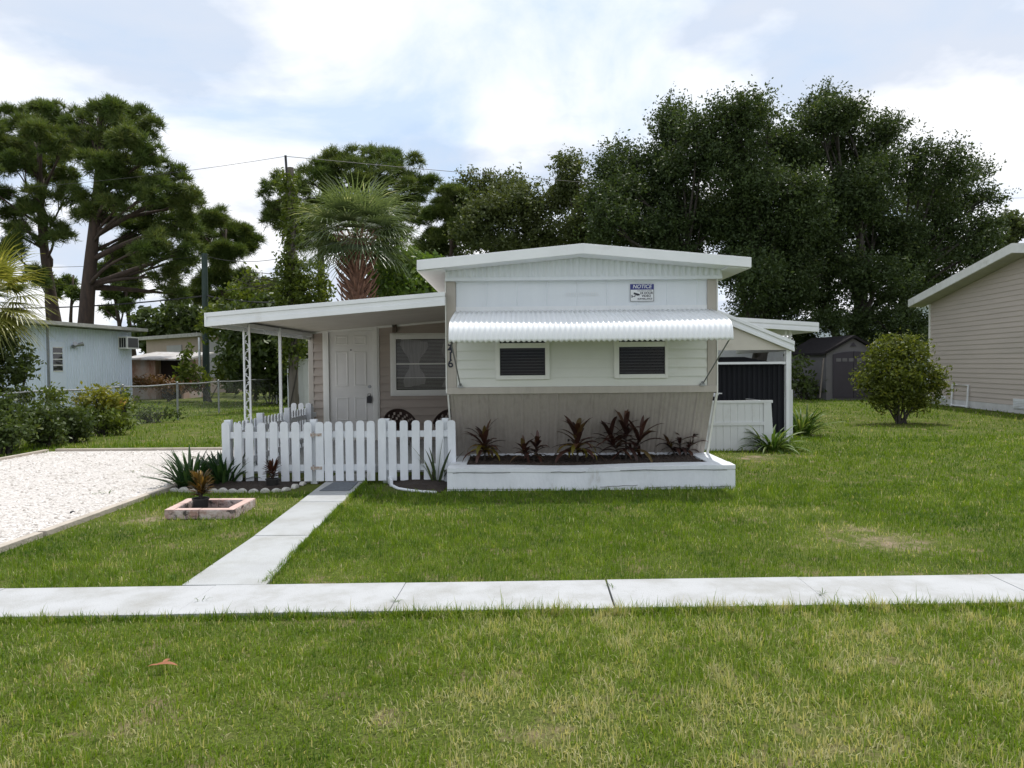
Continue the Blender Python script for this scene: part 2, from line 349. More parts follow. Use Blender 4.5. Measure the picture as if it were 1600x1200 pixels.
# wall frame: u runs along the wall, n points out of it
class Frame:
    def __init__(s, o, u, n): s.o = Vector(o); s.u = Vector(u).normalized(); s.n = Vector(n).normalized()
    def p(s, a, z, d=0): return s.o+s.u*a+s.n*d+Vector((0, 0, z))
    def box(s, mb, a0, a1, z0, z1, d0, d1):
        mb.hexa([s.p(a0, z0, d0), s.p(a1, z0, d0), s.p(a1, z0, d1), s.p(a0, z0, d1), s.p(a0, z1, d0), s.p(a1, z1, d0), s.p(a1, z1, d1), s.p(a0, z1, d1)])
    def lap(s, mb, xr, z0, z1, pitch, depth):
        """lap siding between u-limits xr(z)"""
        z = z0
        while z < z1-1e-4:
            zt = min(z+pitch, z1); a0, a1 = xr(z); b0, b1 = xr(zt)
            if a1 > a0:
                b1 = max(b1, b0)
                zb = z+pitch*.10
                mb.add([s.p(a0, z, 0), s.p(a1, z, 0), s.p(a1, z, depth), s.p(a0, z, depth), s.p(a1, zb, depth), s.p(a0, zb, depth), s.p(b1, zt, .001), s.p(b0, zt, .001)],
                       [(0, 1, 2, 3), (3, 2, 4, 5), (5, 4, 6, 7)])
            z = zt
    def ribs(s, mb, a0, a1, z0, ztop, pitch, depth, prof=((0, 0), (.12, 1), (.42, 1), (.54, 0))):
        """vertical ribs, ztop a number or function of u"""
        zt = ztop if callable(ztop) else (lambda a: ztop)
        us = []; a = a0
        while a < a1:
            for t, h in prof:
                if a+t*pitch <= a1: us.append((a+t*pitch, h*depth))
            a += pitch
        us.append((a1, 0)); vs = []
        for u, h in us: vs += [s.p(u, z0, h), s.p(u, zt(u), h)]
        mb.add(vs, [(2*i, 2*i+2, 2*i+3, 2*i+1) for i in range(len(us)-1)])

# ------------------------------------------------------------ ground
mb = MB().add([(-600, -60, 0), (600, -60, 0), (600, 900, 0), (-600, 900, 0)], [(0, 1, 2, 3)])
tag(mb.build('ground', LAWN), kind='structure')
# sidewalk
ta, tb = G(0, 926), G(1600, 903); ba, bb = G(0, 971), G(1600, 948)
def ext(a, b, x): t = (x-a.x)/(b.x-a.x); return a.y+(b.y-a.y)*t
SWN = lambda x: ext(ba, bb, x); SWF = lambda x: ext(ta, tb, x)
joints = [G(p, 925).x for p in (-330, 8, 330, 628, 950, 1266, 1590, 1900)]
xs = [-14]+sorted(joints)+[14]
mb = MB()
for i in range(len(xs)-1):
    jg = .006 if i in (4,) else .0015; a, b = xs[i]+.0015+(.004 if i == 5 else 0), xs[i+1]-jg; h = .030+.002*(i % 2)
    s0 = .03*((i*7) % 3-1)
    mb.hexa([(a-.01, SWN(a), -.05), (b-.01, SWN(b), -.05), (b+.01, SWF(b), -.05), (a+.01, SWF(a), -.05), (a-.01, SWN(a), h), (b-.01, SWN(b), h), (b+.01, SWF(b), h), (a+.01, SWF(a), h)])
tag(mb.build('sidewalk', CONC, bevel=.003), kind='structure')
# front path
pl0, pl1 = G(292, 921.5), G(508, 757); pr0, pr1 = G(403, 920.5), G(567, 757)
PL = lambda y: pl0.x+(pl1.x-pl0.x)*(y-pl0.y)/(pl1.y-pl0.y)
PR = lambda y: pr0.x+(pr1.x-pr0.x)*(y-pr0.y)/(pr1.y-pr0.y)
ys = [SWF(-1.7)+.02, G(450, 841).y, G(500, 788).y, 10.3]
mb = MB()
for i in range(3):
    a, b = ys[i]+.005, ys[i+1]-.005; h = .026+.003*i
    e = (.16 if i == 0 else 0)
    mb.hexa([(PL(a)-e*.3, a, -.05), (PR(a)+e*.3, a-.004, -.05), (PR(b), b, -.05), (PL(b), b, -.05), (PL(a)-e*.3, a, h), (PR(a)+e*.3, a-.004, h), (PR(b), b, h), (PL(b), b, h)])
tag(mb.build('path', CONCP, bevel=.005), kind='structure')
# driveway
DX0, DX1, DY1 = -8.75, -4.42, 13.6
mb = MB().add([(DX0, -4, .008), (DX1, -4, .008), (DX1, DY1, .008), (DX0, DY1, .008)], [(0, 1, 2, 3)])
tag(mb.build('driveway', GRAVEL), kind='structure')
n = 16000
x = DX0+rng.rand(n)*(DX1-DX0); y = 5.2+rng.rand(n)**1.3*(DY1-5.3)
r = (.008+.016*rng.rand(n)**2)[:, None, None]
tet = np.array([[1, 0, -.2], [-.5, .86, -.2], [-.5, -.86, -.2], [0, 0, .8]])
ang = rng.rand(n)*6.28; ca, sa = np.cos(ang)[:, None], np.sin(ang)[:, None]
tv = np.stack([tet[None, :, 0]*ca-tet[None, :, 1]*sa, tet[None, :, 0]*sa+tet[None, :, 1]*ca, np.repeat(tet[None, :, 2], n, 0)*.7], -1)*r*(1+.5*rng.rand(n, 4, 3))
V = tv+np.stack([x, y, np.full(n, .014)], -1)[:, None, :]
fi = np.array([[0, 1, 3], [1, 2, 3], [2, 0, 3]]); Fc = (fi[None]+np.arange(n)[:, None, None]*4).reshape(-1, 3)
tag(npmesh('gravel', V.reshape(-1, 3), 3, PEBB, faces=Fc, rnd=np.repeat(rng.rand(n)**3, 4)), 'loose white crushed shell covering the driveway', 'gravel', kind='stuff')
def edging(name, pts, label):
    mb = MB()
    for a, b in zip(pts[:-1], pts[1:]):
        L = (Vector(b)-Vector(a)).length; k = max(1, int(L/2.4)); A, B = Vector(a), Vector(b)
        for i in range(k):
            p, q = A.lerp(B, i/k), A.lerp(B, (i+1)/k-.004)
            mb.bar(p+Vector((0, 0, .012+.008*rng.rand())), q+Vector((0, 0, .012+.008*rng.rand())), .085, .07)
    tag(mb.build(name, SHELLE, bevel=.006), label, 'edging', 'edging boards round the driveway')
edging('driveway_edging', [(DX1+.03, -2, 0), (DX1+.03, 9.6, 0)], 'long low edging board between shell driveway and front lawn')
edging('driveway_edging', [(-4.1, DY1+.05, 0), (DX0+.1, DY1+.05, 0)], 'pale edging board across the far end of the driveway')
edging('driveway_edging', [(DX0, DY1-.05, 0), (DX0-.05, 2, 0)], 'edging board on the driveway side next to the hedge')

# ------------------------------------------------------------ mobile home
HY = 9.65
home = empty('mobile_home', (1.05, HY, 0), 'white and tan mobile home with low gable roof, corrugated awning and a side porch', 'house')
def hx(px, Y=HY): return (px-800)/F*Y
def hz(py, Y=HY, px=800): return P(px, py, Y).z
XL, XR = hx(699), hx(1119)          # trailer sides
ZT = P(910, 435, HY).z                            # underside of gable panel
ZB = hz(609, HY, 910)               # belt
fr = Frame((0, HY, 0), (1, 0, 0), (0, -1, 0))
# body (sides and back)
mb = MB().box((XL+.012, HY+.02, ZB-.06), (XR-.012, 22, 2.70)); mb.box((XL+.012, 10.3, .1), (XR-.012, 22, ZB-.061)); mb.build('body', TAN, home)
mb = MB()      # tan surround strips and belt
fr.box(mb, XL, XL+.125, ZB+.045, ZT, -.03, .022); fr.box(mb, XR-.12, XR, ZB+.045, ZT, -.03, .022)
fr.box(mb, XL, XR, ZB-.045, ZB+.045, -.03, .040)
mb.build('wall_trim', TAN, home, bevel=.004)
mb = MB(); U0, U1 = XL+.127, XR-.122
fr.ribs(mb, U0, U1, hz(489, HY, 910), ZT, .40, .006, ((0, 0), (.01, 1), (.04, 1), (.05, 0)))
mb.build('upper_wall', WPANEL, home)
mb = MB(); fr.lap(mb, lambda z: (U0, U1), ZB+.046, 2.33, .121, .014); mb.build('siding', CREAM, home)
mb = MB()
fr.box(mb, U0, U1, ZT-.035, ZT, 0, .02); fr.box(mb, U0, U1, hz(484, HY, 910)-.02, hz(484, HY, 910)+.05, .002, .014)
for i in range(22): fr.box(mb, U0+.1+i*.162, U0+.109+i*.162, hz(481.5, HY, 910), hz(481.5, HY, 910)+.009, .014, .018)
mb.build('rail', WHITE, home)
# skirt, leaning in towards its foot
mb = MB(); zb = .14
SL0, SL1 = XL+.03, XR-.03; B0, B1 = XL+.04, XR-.03; BY = 10.26
k = 210; vs = []
for i in range(k+1):
    t = i/k; d = [0, .014, .014, 0, .004, .004, 0][i % 7]*(1.2 if (i//7) % 4 == 0 else .6)
    vs += [Vector((SL0+(SL1-SL0)*t, HY-.005-d, ZB-.046)), Vector((B0+(B1-B0)*t, BY-d, zb))]
mb.add(vs, [(2*i, 2*i+1, 2*i+3, 2*i+2) for i in range(k)]); mb.build('skirting', SKIRT, home)
mb = MB().box((B0-.02, BY-.03, zb-.03), (B1+.02, BY+.0, zb+.03)); mb.build('skirting_base', TAN, home)
mb = MB(); mb.bar((SL1+.035, HY-.02, ZB-.05), (B1+.035, BY-.02, .06), .028, .03, (0, 1, 0)); mb.build('downpipe', TRIMW, home); mb = MB(); mb.bar((SL0-.02, HY-.02, ZB-.05), (B0-.02, BY-.02, .06), .022, .03, (0, 1, 0))
mb.build('skirting_strip', TRIMW, home)
mb = MB().box((XL-.018, HY-.035, ZB-.03), (XL-.001, HY, ZT)); mb.build('corner_strip', TRIMW, home, bevel=.003); mb = MB().box((XR+.001, HY-.035, ZB-.06), (XR+.018, HY, ZT-.02)); mb.build('corner_strip', TRIMW, home, bevel=.003)
# gable panel
RF = 9.22
gx0, gx1, gxp = hx(697, 9.55), hx(1129, 9.55), hx(912, 9.2)
zel, zpk = (P(655, 409, 9.2).z+P(1172, 401, 9.2).z)/2, P(912, 381, 9.2).z; xel, xer = hx(655, RF), hx(1172, RF)
def rooftop(x): return zpk-(zpk-zel)*(abs(x-gxp)/(gxp-xel if x < gxp else xer-gxp))
frg = Frame((0, 9.56, 0), (1, 0, 0), (0, -1, 0))
mb = MB(); frg.ribs(mb, gx0, gx1, ZT-.005, lambda u: rooftop(u)-.06, .078, .012, ((0, 0), (.25, 1), (.5, 1), (.75, 0)))
frg.box(mb, gx0, gx1, ZT-.03, ZT+.012, -.1, .016); mb.build('gable_panel', WPANEL, home)
# roof: two slopes
roof_mb = MB()
for xa, xb in ((xel, gxp), (gxp, xer)):
    za, zb2 = rooftop(xa), rooftop(xb)
    roof_mb.hexa([(xa, RF, za-.045), (xb, RF, zb2-.045), (xb, 22.4, zb2-.045), (xa, 22.4, za-.045), (xa, RF, za), (xb, RF, zb2), (xb, 22.4, zb2), (xa, 22.4, za)])
roof = roof_mb.build('roof', WHITE, home)
mb = MB()
for xa, xb in ((xel+.02, gxp), (gxp, xer-.02)):
    za, zb2 = rooftop(xa)-.108, rooftop(xb)-.108
    mb.hexa([(xa, RF, za-.012), (xb, RF, zb2-.012), (xb, 9.545, zb2-.012), (xa, 9.545, za-.012), (xa, RF, za), (xb, RF, zb2), (xb, 9.545, zb2), (xa, 9.545, za)])
mb.build('soffit', WHITE, roof)
mb = MB()
for xa, xb in ((xel-.01, gxp), (gxp, xer+.01)):
    za, zb2 = rooftop(xa)+.006, rooftop(xb)+.006; t = .128
    mb.hexa([(xa, RF-.03, za-t), (xb, RF-.03, zb2-t), (xb, RF-.002, zb2-t), (xa, RF-.002, za-t), (xa, RF-.03, za), (xb, RF-.03, zb2), (xb, RF-.002, zb2), (xa, RF-.002, za)])
for x0 in (xel-.012, xer-.012): mb.box((x0, RF, rooftop(xel)-.13), (x0+.024, 22.4, rooftop(xel)-.0))
for x0, x1 in ((xel+.012, gx0+.02), (gx1-.02, xer-.012)):
    za_, zb_2 = rooftop(x0)-.122, rooftop(x1)-.122
    mb.hexa([(x0, RF+.01, za_-.015), (x1, RF+.01, zb_2-.015), (x1, 22.3, zb_2-.015), (x0, 22.3, za_-.015), (x0, RF+.01, za_), (x1, RF+.01, zb_2), (x1, 22.3, zb_2), (x0, 22.3, za_)])
mb.build('fascia', WHITE, roof, bevel=.004)
# awning with corrugations
prof = [(9.63, 2.275), (9.4, 2.225), (9.2, 2.18), (9.0, 2.13), (8.89, 2.095), (8.81, 2.05), (8.765, 1.995), (8.745, 1.93), (8.74, 1.875), (8.74, 1.84)]
ax0, ax1 = hx(716.5, 9.63), hx(1108.5, 9.63)
K = 53*8; pn = len(prof); vs = []
nr = []
for i in range(pn):
    a = Vector(prof[max(i-1, 0)]); b = Vector(prof[min(i+1, pn-1)]); t = (b-a).normalized(); nr.append((t.y, -t.x))
for j in range(K+1):
    x = ax0-.03+(ax1-ax0+.06)*j/K; h = .0085*math.cos(2*math.pi*j/8)
    for (yy, zz), (ny, nz) in zip(prof, nr):
        s = -1 if (ny*-1+nz*1) < 0 else 1
        e = (.010*math.cos(2*math.pi*j/8) if (yy, zz) == prof[-1] else 0)
        fl = 0
        vs.append((x+(x-1.0)*.012*(9.63-yy), yy-abs(ny)*h if zz < 2.09 else yy, zz+abs(nz)*h-e*.9))
mb = MB().add(vs, [(j*pn+i, j*pn+i+1, (j+1)*pn+i+1, (j+1)*pn+i) for j in range(K) for i in range(pn-1)])
AW = pm('awning_aluminium', (.82, .84, .86), (.79, .81, .83), 5, .30, .02, 40, spec=.8, coat=.3)
awn = mb.build('awning', AW, home, smooth=True, solid=.003)
for sx, xa, xb in ((0, ax0+.0, U0+.05), (1, ax1-.0, U1-.07)):
    m2 = MB(); m2.tube([(xa-.03+sx*.06, 8.77, 1.88), (xb, HY-.035, ZB+.06)], .009, 6)
    m2.box((xb-.03, HY-.06, ZB+.04), (xb+.03, HY-.02, ZB+.075)); m2.ball((xb, HY-.045, ZB+.085), .02)
    m2.build('support_arm', STEEL, awn)
# front windows
def front_window(px0, px1, gx_0, gx_1, gy0, gy1, top=508):
    o_l, o_r = hx(px0), hx(px1); zt = hz(top, HY, (px0+px1)/2); zlow = hz(gy1+6.5, HY, (px0+px1)/2)
    l, r = hx(gx_0), hx(gx_1); t, b = hz(gy0, HY, (px0+px1)/2), hz(gy1, HY, (px0+px1)/2)
    m = MB()
    fr.box(m, o_l, l, zlow, zt, 0, .045); fr.box(m, r, o_r, zlow, zt, 0, .045)
    fr.box(m, l, r, zlow, b, 0, .044); fr.box(m, l, r, t, t+.068, 0, .038); fr.box(m, l, r, zt-.05, zt, 0, .044)
    w = m.build('window', TRIMW, home, bevel=.005)
    m = MB()
    fr.box(m, l, r, b, t, .026, .030); m.build('lower_pane', CLEAR, w)
    m = MB(); fr.box(m, l, r, t+.068, zt-.05, .019, .022); m.build('upper_pane', GLASS, w)
    m = MB(); fr.box(m, l, r, b, t, .015, .017); m.build('room_shade_sheet', VOID, w)  # flat dark sheet standing in for the unlit room
    m = MB(); z = b+.015
    while z < t-.01: fr.box(m, l+.01, r-.01, z, z+.016, .018, .022); z += .040
    m.build('blind', pm('dim_slats'+str(len(MATS)), (.060, .060, .064), (.035, .035, .038), 3, .9, spec=.05), w)
front_window(775, 859, 781.5, 852, 544, 586.5); front_window(959, 1043, 967, 1038.5, 542, 584.5)
# house number
def text_mesh(s, size, frame, a, z, d, mat, name, parent, align='CENTER', ext=.001, sx=1, bold=0, shear=0, rot=0):
    cu = bpy.data.curves.new('t', 'FONT'); cu.body = s; cu.size = size; cu.align_x = align; cu.align_y = 'CENTER'; cu.extrude = ext; cu.offset = bold; cu.shear = shear
    ob = bpy.data.objects.new('t', cu); COL.objects.link(ob)
    me = bpy.data.meshes.new_from_object(ob.evaluated_get(bpy.context.evaluated_depsgraph_get()))
    bpy.data.objects.remove(ob)
    m = MB(); vs = []
    for v in me.vertices:
        c = v.co; vs.append(frame.p(a+c.x*sx, z+c.y, d+c.z))
    m.add(vs, [tuple(p.vertices) for p in me.polygons]); bpy.data.meshes.remove(me)
    return m.build(name, mat, parent)
for ch, py in (('5', 535), ('4', 546), ('1', 557), ('6', 568.5)):
    text_mesh(ch, .15, fr, hx(704.5), hz(py, HY, 705), .026, INK, 'house_number', home, bold=.003)
# faint old lettering left on the upper wall
m = MB()
for i in range(16):
    a = hx(885)+i*.028; h = .018+.02*((i*37) % 5)/5
    fr.box(m, a, a+.010, hz(459, HY, 900)-h*.6, hz(459, HY, 900)+h*.6, .006, .0085); fr.box(m, a+.004, a+.024, hz(459, HY, 900)-.010+.02*((i*3) % 3-1), hz(459, HY, 900)-.004+.02*((i*3) % 3-1), .006, .008)
m.build('faded_lettering', SIGNW, home, bevel=.002)

# side room / porch
DY = 14.3
frd = Frame((0, DY, 0), (1, 0, 0), (0, -1, 0))
rx0 = hx(490, DY); rx1 = XL+.02; s = F/DY
def dz(py, px=590): return P(px, py, DY).z
RY = 9.45; pxl, pxr = hx(325, RY), XL
zlt, zrt = P(325, 490, RY).z, P(697, 457, RY).z; sc_ = (zrt-zlt)/(pxr-pxl)
def ceil(x): return zlt-.02+(x-pxl)*sc_
dl, dr = hx(508, DY), hx(591, DY)
wl_, wr_ = hx(613, DY), XL+.02
dtop = dz(511); wtop, wbot = dz(523, 650), dz(616, 650)
mb = MB()
for u0, u1, z0, z1 in ((rx0, dl, .1, None), (dl, dr, dtop, None), (dr, wl_, .1, None), (wl_, wr_, .1, wbot), (wl_, wr_, wtop, None)):
    zz0 = .10+math.ceil((z0-.1)/.160-.001)*.160 if z0 > .1 else .1
    if z1 is None:
        zc = ceil(u0)
        frd.lap(mb, lambda z, a=u0, b=u1: (max(a, min((z-zlt+.02)/sc_+pxl, b)) if z > ceil(a) else a, b), z0, ceil(u1), .160, .030)
    else: frd.lap(mb, lambda z, a=u0, b=u1: (a, b), z0, z1, .160, .030)
mb.build('porch_wall', VINYL, home)
mb = MB().box((rx0+.01, DY+.01, .0), (rx1-.01, 20, 2.20)); mb.build('room_body', VINYL, home)
mb = MB().box((rx0-.09, DY-.03, .1), (rx0+.01, DY+.06, ceil(rx0)-.02)); mb.build('corner_post', TAN, home, bevel=.004)
mb = MB()   # ceiling trim along the wall
mb.hexa([(rx0-.1, DY-.05, ceil(rx0)-.045), (rx1, DY-.05, ceil(rx1)-.045), (rx1, DY, ceil(rx1)-.045), (rx0-.1, DY, ceil(rx0)-.045), (rx0-.1, DY-.05, ceil(rx0)), (rx1, DY-.05, ceil(rx1)), (rx1, DY, ceil(rx1)), (rx0-.1, DY, ceil(rx0))]); mb.build('ceiling_trim', TRIMW, home)
# door
jl, jr, jt = hx(515, DY), hx(583.5, DY), dz(516.5); jb = .24
m = MB(); frd.box(m, dl, jl-.0, .1, dtop, 0, .055); frd.box(m, jr, dr, .1, dtop, 0, .055); frd.box(m, jl, jr, jt, dtop, 0, .053); frd.box(m, jl, jr, .1, jb, 0, .05)
frd.box(m, dl-.03, dl, .1, dtop+.03, 0, .042); frd.box(m, dr, dr+.03, .1, dtop+.03, 0, .042); frd.box(m, dl, dr, dtop, dtop+.03, 0, .041)
m.build('door_frame', TRIMW, home, bevel=.005)
m = MB(); frd.box(m, jl+.004, jr-.004, jb+.004, jt-.004, -.02, .012); 
dw = jr-jl; dh = jt-jb
def panel(m, a0, a1, z0, z1, d=.012):
    w = .022
    o = [(a0, z0), (a1, z0), (a1, z1), (a0, z1)]; i = [(a0+w, z0+w), (a1-w, z0+w), (a1-w, z1-w), (a0+w, z1-w)]; j = [(a0+2*w, z0+2*w), (a1-2*w, z0+2*w), (a1-2*w, z1-2*w), (a0+2*w, z1-2*w)]
    vs = [frd.p(a, z, d+.0015) for a, z in o]+[frd.p(a, z, d+.009) for a, z in i]+[frd.p(a, z, d+.002) for a, z in j]
    m.add(vs, [(k, (k+1) % 4, 4+(k+1) % 4, 4+k) for k in range(4)]+[(4+k, 4+(k+1) % 4, 8+(k+1) % 4, 8+k) for k in range(4)]+[(8, 9, 10, 11)])
for a0, a1 in ((.14, .44), (.56, .86)):
    for z0, z1 in ((.12, .355), (.455, .80), (.86, .955)):
        panel(m, jl+a0*dw, jl+a1*dw, jb+z0*dh, jb+z1*dh)
door = m.build('door', DOORM, home)
m = MB(); kx = jr-.075; kz = dz(604); m.tube([frd.p(kx, kz, .012), frd.p(kx, kz, .035)], .032, 14); m.build('deadbolt', STEEL, door)
m = MB(); kz = dz(621.5); m.tube([frd.p(kx, kz+.02, .012), frd.p(kx, kz+.02, .06)], .03, 14); frd.box(m, kx-.045, kx+.045, kz-.10, kz+.03, .035, .09); m.tube([frd.p(kx-.03, kz+.03, .06), frd.p(kx-.025, kz+.08, .06), frd.p(kx+.025, kz+.08, .06), frd.p(kx+.03, kz+.03, .06)], .007, 6); m.build('lock_box', DARK, door, bevel=.006)
m = MB(); m.tube([frd.p((jl+jr)/2, dz(546.5), .01), frd.p((jl+jr)/2, dz(546.5), .02)], .014, 12); m.build('peephole', DARK, door)
# porch window with blinds and curtains
gl, gr, gt, gb = hx(620, DY), XL+.02, dz(530, 650), dz(609, 650)
m = MB(); frd.box(m, wl_, gl, wbot, wtop, 0, .066); frd.box(m, gl, gr, wbot, gb, 0, .066); frd.box(m, gl, gr, gt, wtop, 0, .066); frd.box(m, wl_-.03, wl_, wbot-.03, wtop+.03, 0, .042); frd.box(m, wl_, gr, wbot-.03, wbot, 0, .042); frd.box(m, wl_, gr, wtop, wtop+.03, 0, .042)
zm = dz(568.5, 650); frd.box(m, gl, gr, zm-.014, zm+.014, .043, .052); zm2 = dz(590, 650); frd.box(m, gl, gr, zm2-.006, zm2+.006, .043, .050)
pw = m.build('porch_window', TRIMW, home, bevel=.004)
m = MB(); frd.box(m, gl, gr, gb, gt, .0405, .0425); m.build('glass', CLEAR, pw)
m = MB(); frd.box(m, gl, gr, gb, gt, .031, .0315); m.build('room_shade_sheet', VOID, pw)  # painted room shade, a thin sheet behind the blind
m = MB(); z = gb+.02
while z < gt-.02: frd.box(m, gl+.01, gr-.01, z, z+.019, .032, .0345); z += .027
m.build('blind', BLIND, pw)
for c0, c1, w0 in ((.05, .45, 1), (.60, .98, -1)):
    m = MB(); k = 26; vs = []
    for j in range(9):
        zz = gt-.02-(gt-gb-.1)*j/8
        pinch = abs(j/8-.62)
        for i in range(k+1):
            t = i/k; cc = (c0+c1)/2; wd = (c1-c0)*(.55+.45*min(1, pinch*1.5))*(.8+.3*math.sin(j*1.1+c0*9)); a = gl+(gr-gl)*(cc+(t-.5)*wd)
            vs.append(frd.p(a, zz+.05*math.cos(t*3)*(.5-j/8), .0375+.0016*math.sin(t*26)))
    m.add(vs, [(j*(k+1)+i, j*(k+1)+i+1, (j+1)*(k+1)+i+1, (j+1)*(k+1)+i) for j in range(8) for i in range(k)]); m.build('curtain', CURT, pw, smooth=True)
m = MB(); lx = hx(617, DY); frd.box(m, lx-.03, lx+.03, dz(520), dz(508), 0, .05); frd.box(m, lx+.02, lx+.06, dz(519), dz(504), .03, .09); m.build('porch_lamp', pm('bronze', (.10, .07, .05), None, 9, .5), home)
# porch roof
mb = MB().hexa([(pxl+.01, RY, zlt-.04), (pxr, RY, zrt-.04), (pxr, 20, zrt+.0), (pxl+.01, 20, zlt+.0), (pxl+.01, RY, zlt), (pxr, RY, zrt), (pxr, 20, zrt+.05), (pxl+.01, 20, zlt+.05)])
prf = mb.build('porch_roof', CEIL, home)
mb = MB()
for d0, d1, t0, t1 in ((-.035, 0, 0, .055), (-.022, 0, .055, .115), (-.032, 0, .115, .178)):
    mb.hexa([(pxl, RY+d0, zlt+.008-t1), (pxr, RY+d0, zrt+.008-t1), (pxr, RY-.002, zrt+.008-t1), (pxl, RY-.002, zlt+.008-t1), (pxl, RY+d0, zlt+.008-t0), (pxr, RY+d0, zrt+.008-t0), (pxr, RY-.002, zrt+.008-t0), (pxl, RY-.002, zlt+.008-t0)])
mb.box((pxl-.02, RY-.035, zlt-.17), (pxl+.008, 20, zlt+.008)); mb.build('fascia', WHITE, prf, bevel=.003)
mb = MB().box((-3.96, RY+.6, 2.15), (-3.90, 14.2, 2.21)); mb.build('beam', WHITE, prf)
mb = MB()   # scroll work hanging under the beam
for i in range(26):
    c = Vector((-3.93, 11.5+i*.085, 2.12)); pts = [c+Vector((0, .035*math.cos(a), .035*math.sin(a))) for a in np.linspace(0, 5.2, 8)]
    mb.tube(pts, .006, 4, False)
mb.build('scroll_trim', WHITE, prf)
# ornamental post
py_ = 10.72; xp = hx(386.5, py_)
mb = MB(); mb.box((xp-.055, py_-.012, 0), (xp-.030, py_+.012, 2.2)); mb.box((xp+.030, py_-.012, 0), (xp+.055, py_+.012, 2.2))
for i in range(17):
    z0 = .15+i*.122; sgn = 1 if i % 2 else -1
    mb.tube([(xp+sgn*-.028, py_, z0), (xp+sgn*-.012, py_, z0+.05), (xp+sgn*.014, py_, z0+.06), (xp+sgn*.026, py_, z0+.11), (xp+sgn*.0, py_, z0+.085)], .0075, 5, False)
mb.build('porch_post', WHITE, home)
mb = MB(); y2 = 12.15; x2 = hx(438.5, y2); mb.box((x2-.022, y2-.02, 0), (x2+.022, y2+.02, 2.22)); mb.build('porch_post', WHITE, home)
mb = MB().box((-3.85, 10.6, 0), (XL, DY, .10)); tag(mb.build('porch_floor', CONCP), 'concrete slab floor of the porch behind the picket fence', 'floor', kind='structure')

# carport roofs on the right side
CY = 14.0
c0, c1 = P(1123, 486, CY), P(1238, 533, CY)
sl = (c1.z-c0.z)/(c1.x-c0.x); za = c0.z+(XR-c0.x)*sl
mb = MB().hexa([(XR, CY, za-.04), (c1.x, CY, c1.z-.04), (c1.x, 17.5, c1.z-.04), (XR, 17.5, za-.04), (XR, CY, za), (c1.x, CY, c1.z), (c1.x, 17.5, c1.z), (XR, 17.5, za)])
cr = mb.build('carport_roof', CEIL, home)
mb = MB()
for d0, t0, t1 in ((-.05, 0, .07), (-.03, .07, .14), (-.045, .14, .20)):
    a, b = Vector((XR, 0, za+.01)), Vector((c1.x+.03, 0, c1.z+.01+.03*sl))
    mb.hexa([(a.x, CY+d0, a.z-t1), (b.x, CY+d0, b.z-t1), (b.x, CY-.002, b.z-t1), (a.x, CY-.002, a.z-t1), (a.x, CY+d0, a.z-t0), (b.x, CY+d0, b.z-t0), (b.x, CY-.002, b.z-t0), (a.x, CY-.002, a.z-t0)])
mb.box((c1.x-.01, CY, c1.z-.19), (c1.x+.03, 17.5, c1.z+.006)); mb.build('fascia', WHITE, cr, bevel=.003)
ib = P(1170, 547, CY).z
mb = MB().prism([(XR, CY+.02, ib), (c1.x-.02, CY+.02, ib), (c1.x-.02, CY+.02, c1.z-.06), (XR, CY+.02, za-.06)], (0, .03, 0)); mb.build('gable_infill', pm('beige_infill', (.60, .57, .50), (.54, .51, .45), 2, .6, dirt=(.42, .38, .32), dscale=1.5), home)
pxx = hx(1230.5, CY+.05)
mb = MB().box((pxx-.03, CY+.03, 0), (pxx+.03, CY+.09, c1.z-.05)); mb.build('carport_post', WHITE, home)
mb = MB().box((XR, CY+.05, P(1170, 567, CY).z-.025), (pxx-.03, CY+.08, P(1170, 567, CY).z+.02)); mb.build('cross_rail', WHITE, home)
mb = MB(); mb.bar(P(1100, 548, CY+.05), P(1190, 531, CY+.05), .03, .045); mb.build('roof_brace', WHITE, home)
DY2 = 19.0; q0, q1 = P(1150, 496.5, DY2), P(1278, 504.5, DY2); sl2 = (q1.z-q0.z)/(q1.x-q0.x); zq = q0.z+(XR-q0.x)*sl2
mb = MB().hexa([(XR, DY2, zq-.04), (q1.x, DY2, q1.z-.04), (q1.x, 24, q1.z-.04), (XR, 24, zq-.04), (XR, DY2, zq), (q1.x, DY2, q1.z), (q1.x, 24, q1.z), (XR, 24, zq)])
cr2 = mb.build('carport_roof', WHITE, home)
mb = MB()
for d0, t0, t1 in ((-.05, 0, .09), (-.03, .09, .16), (-.045, .16, .235)):
    mb.hexa([(XR, DY2+d0, zq-t1), (q1.x, DY2+d0, q1.z-t1), (q1.x, DY2-.002, q1.z-t1), (XR, DY2-.002, zq-t1), (XR, DY2+d0, zq+.01-t0), (q1.x, DY2+d0, q1.z+.01-t0), (q1.x, DY2-.002, q1.z+.01-t0), (XR, DY2-.002, zq+.01-t0)])
mb.box((q1.x-.01, DY2, q1.z-.23), (q1.x+.03, 24, q1.z)); mb.build('fascia', WHITE, cr2)
for qx in (1227, 1234):
    mb = MB(); xx = hx(qx, DY2+.3); mb.box((xx-.025, DY2+.25, 0), (xx+.025, DY2+.3, q1.z-.02)); mb.build('carport_post', WHITE, home)
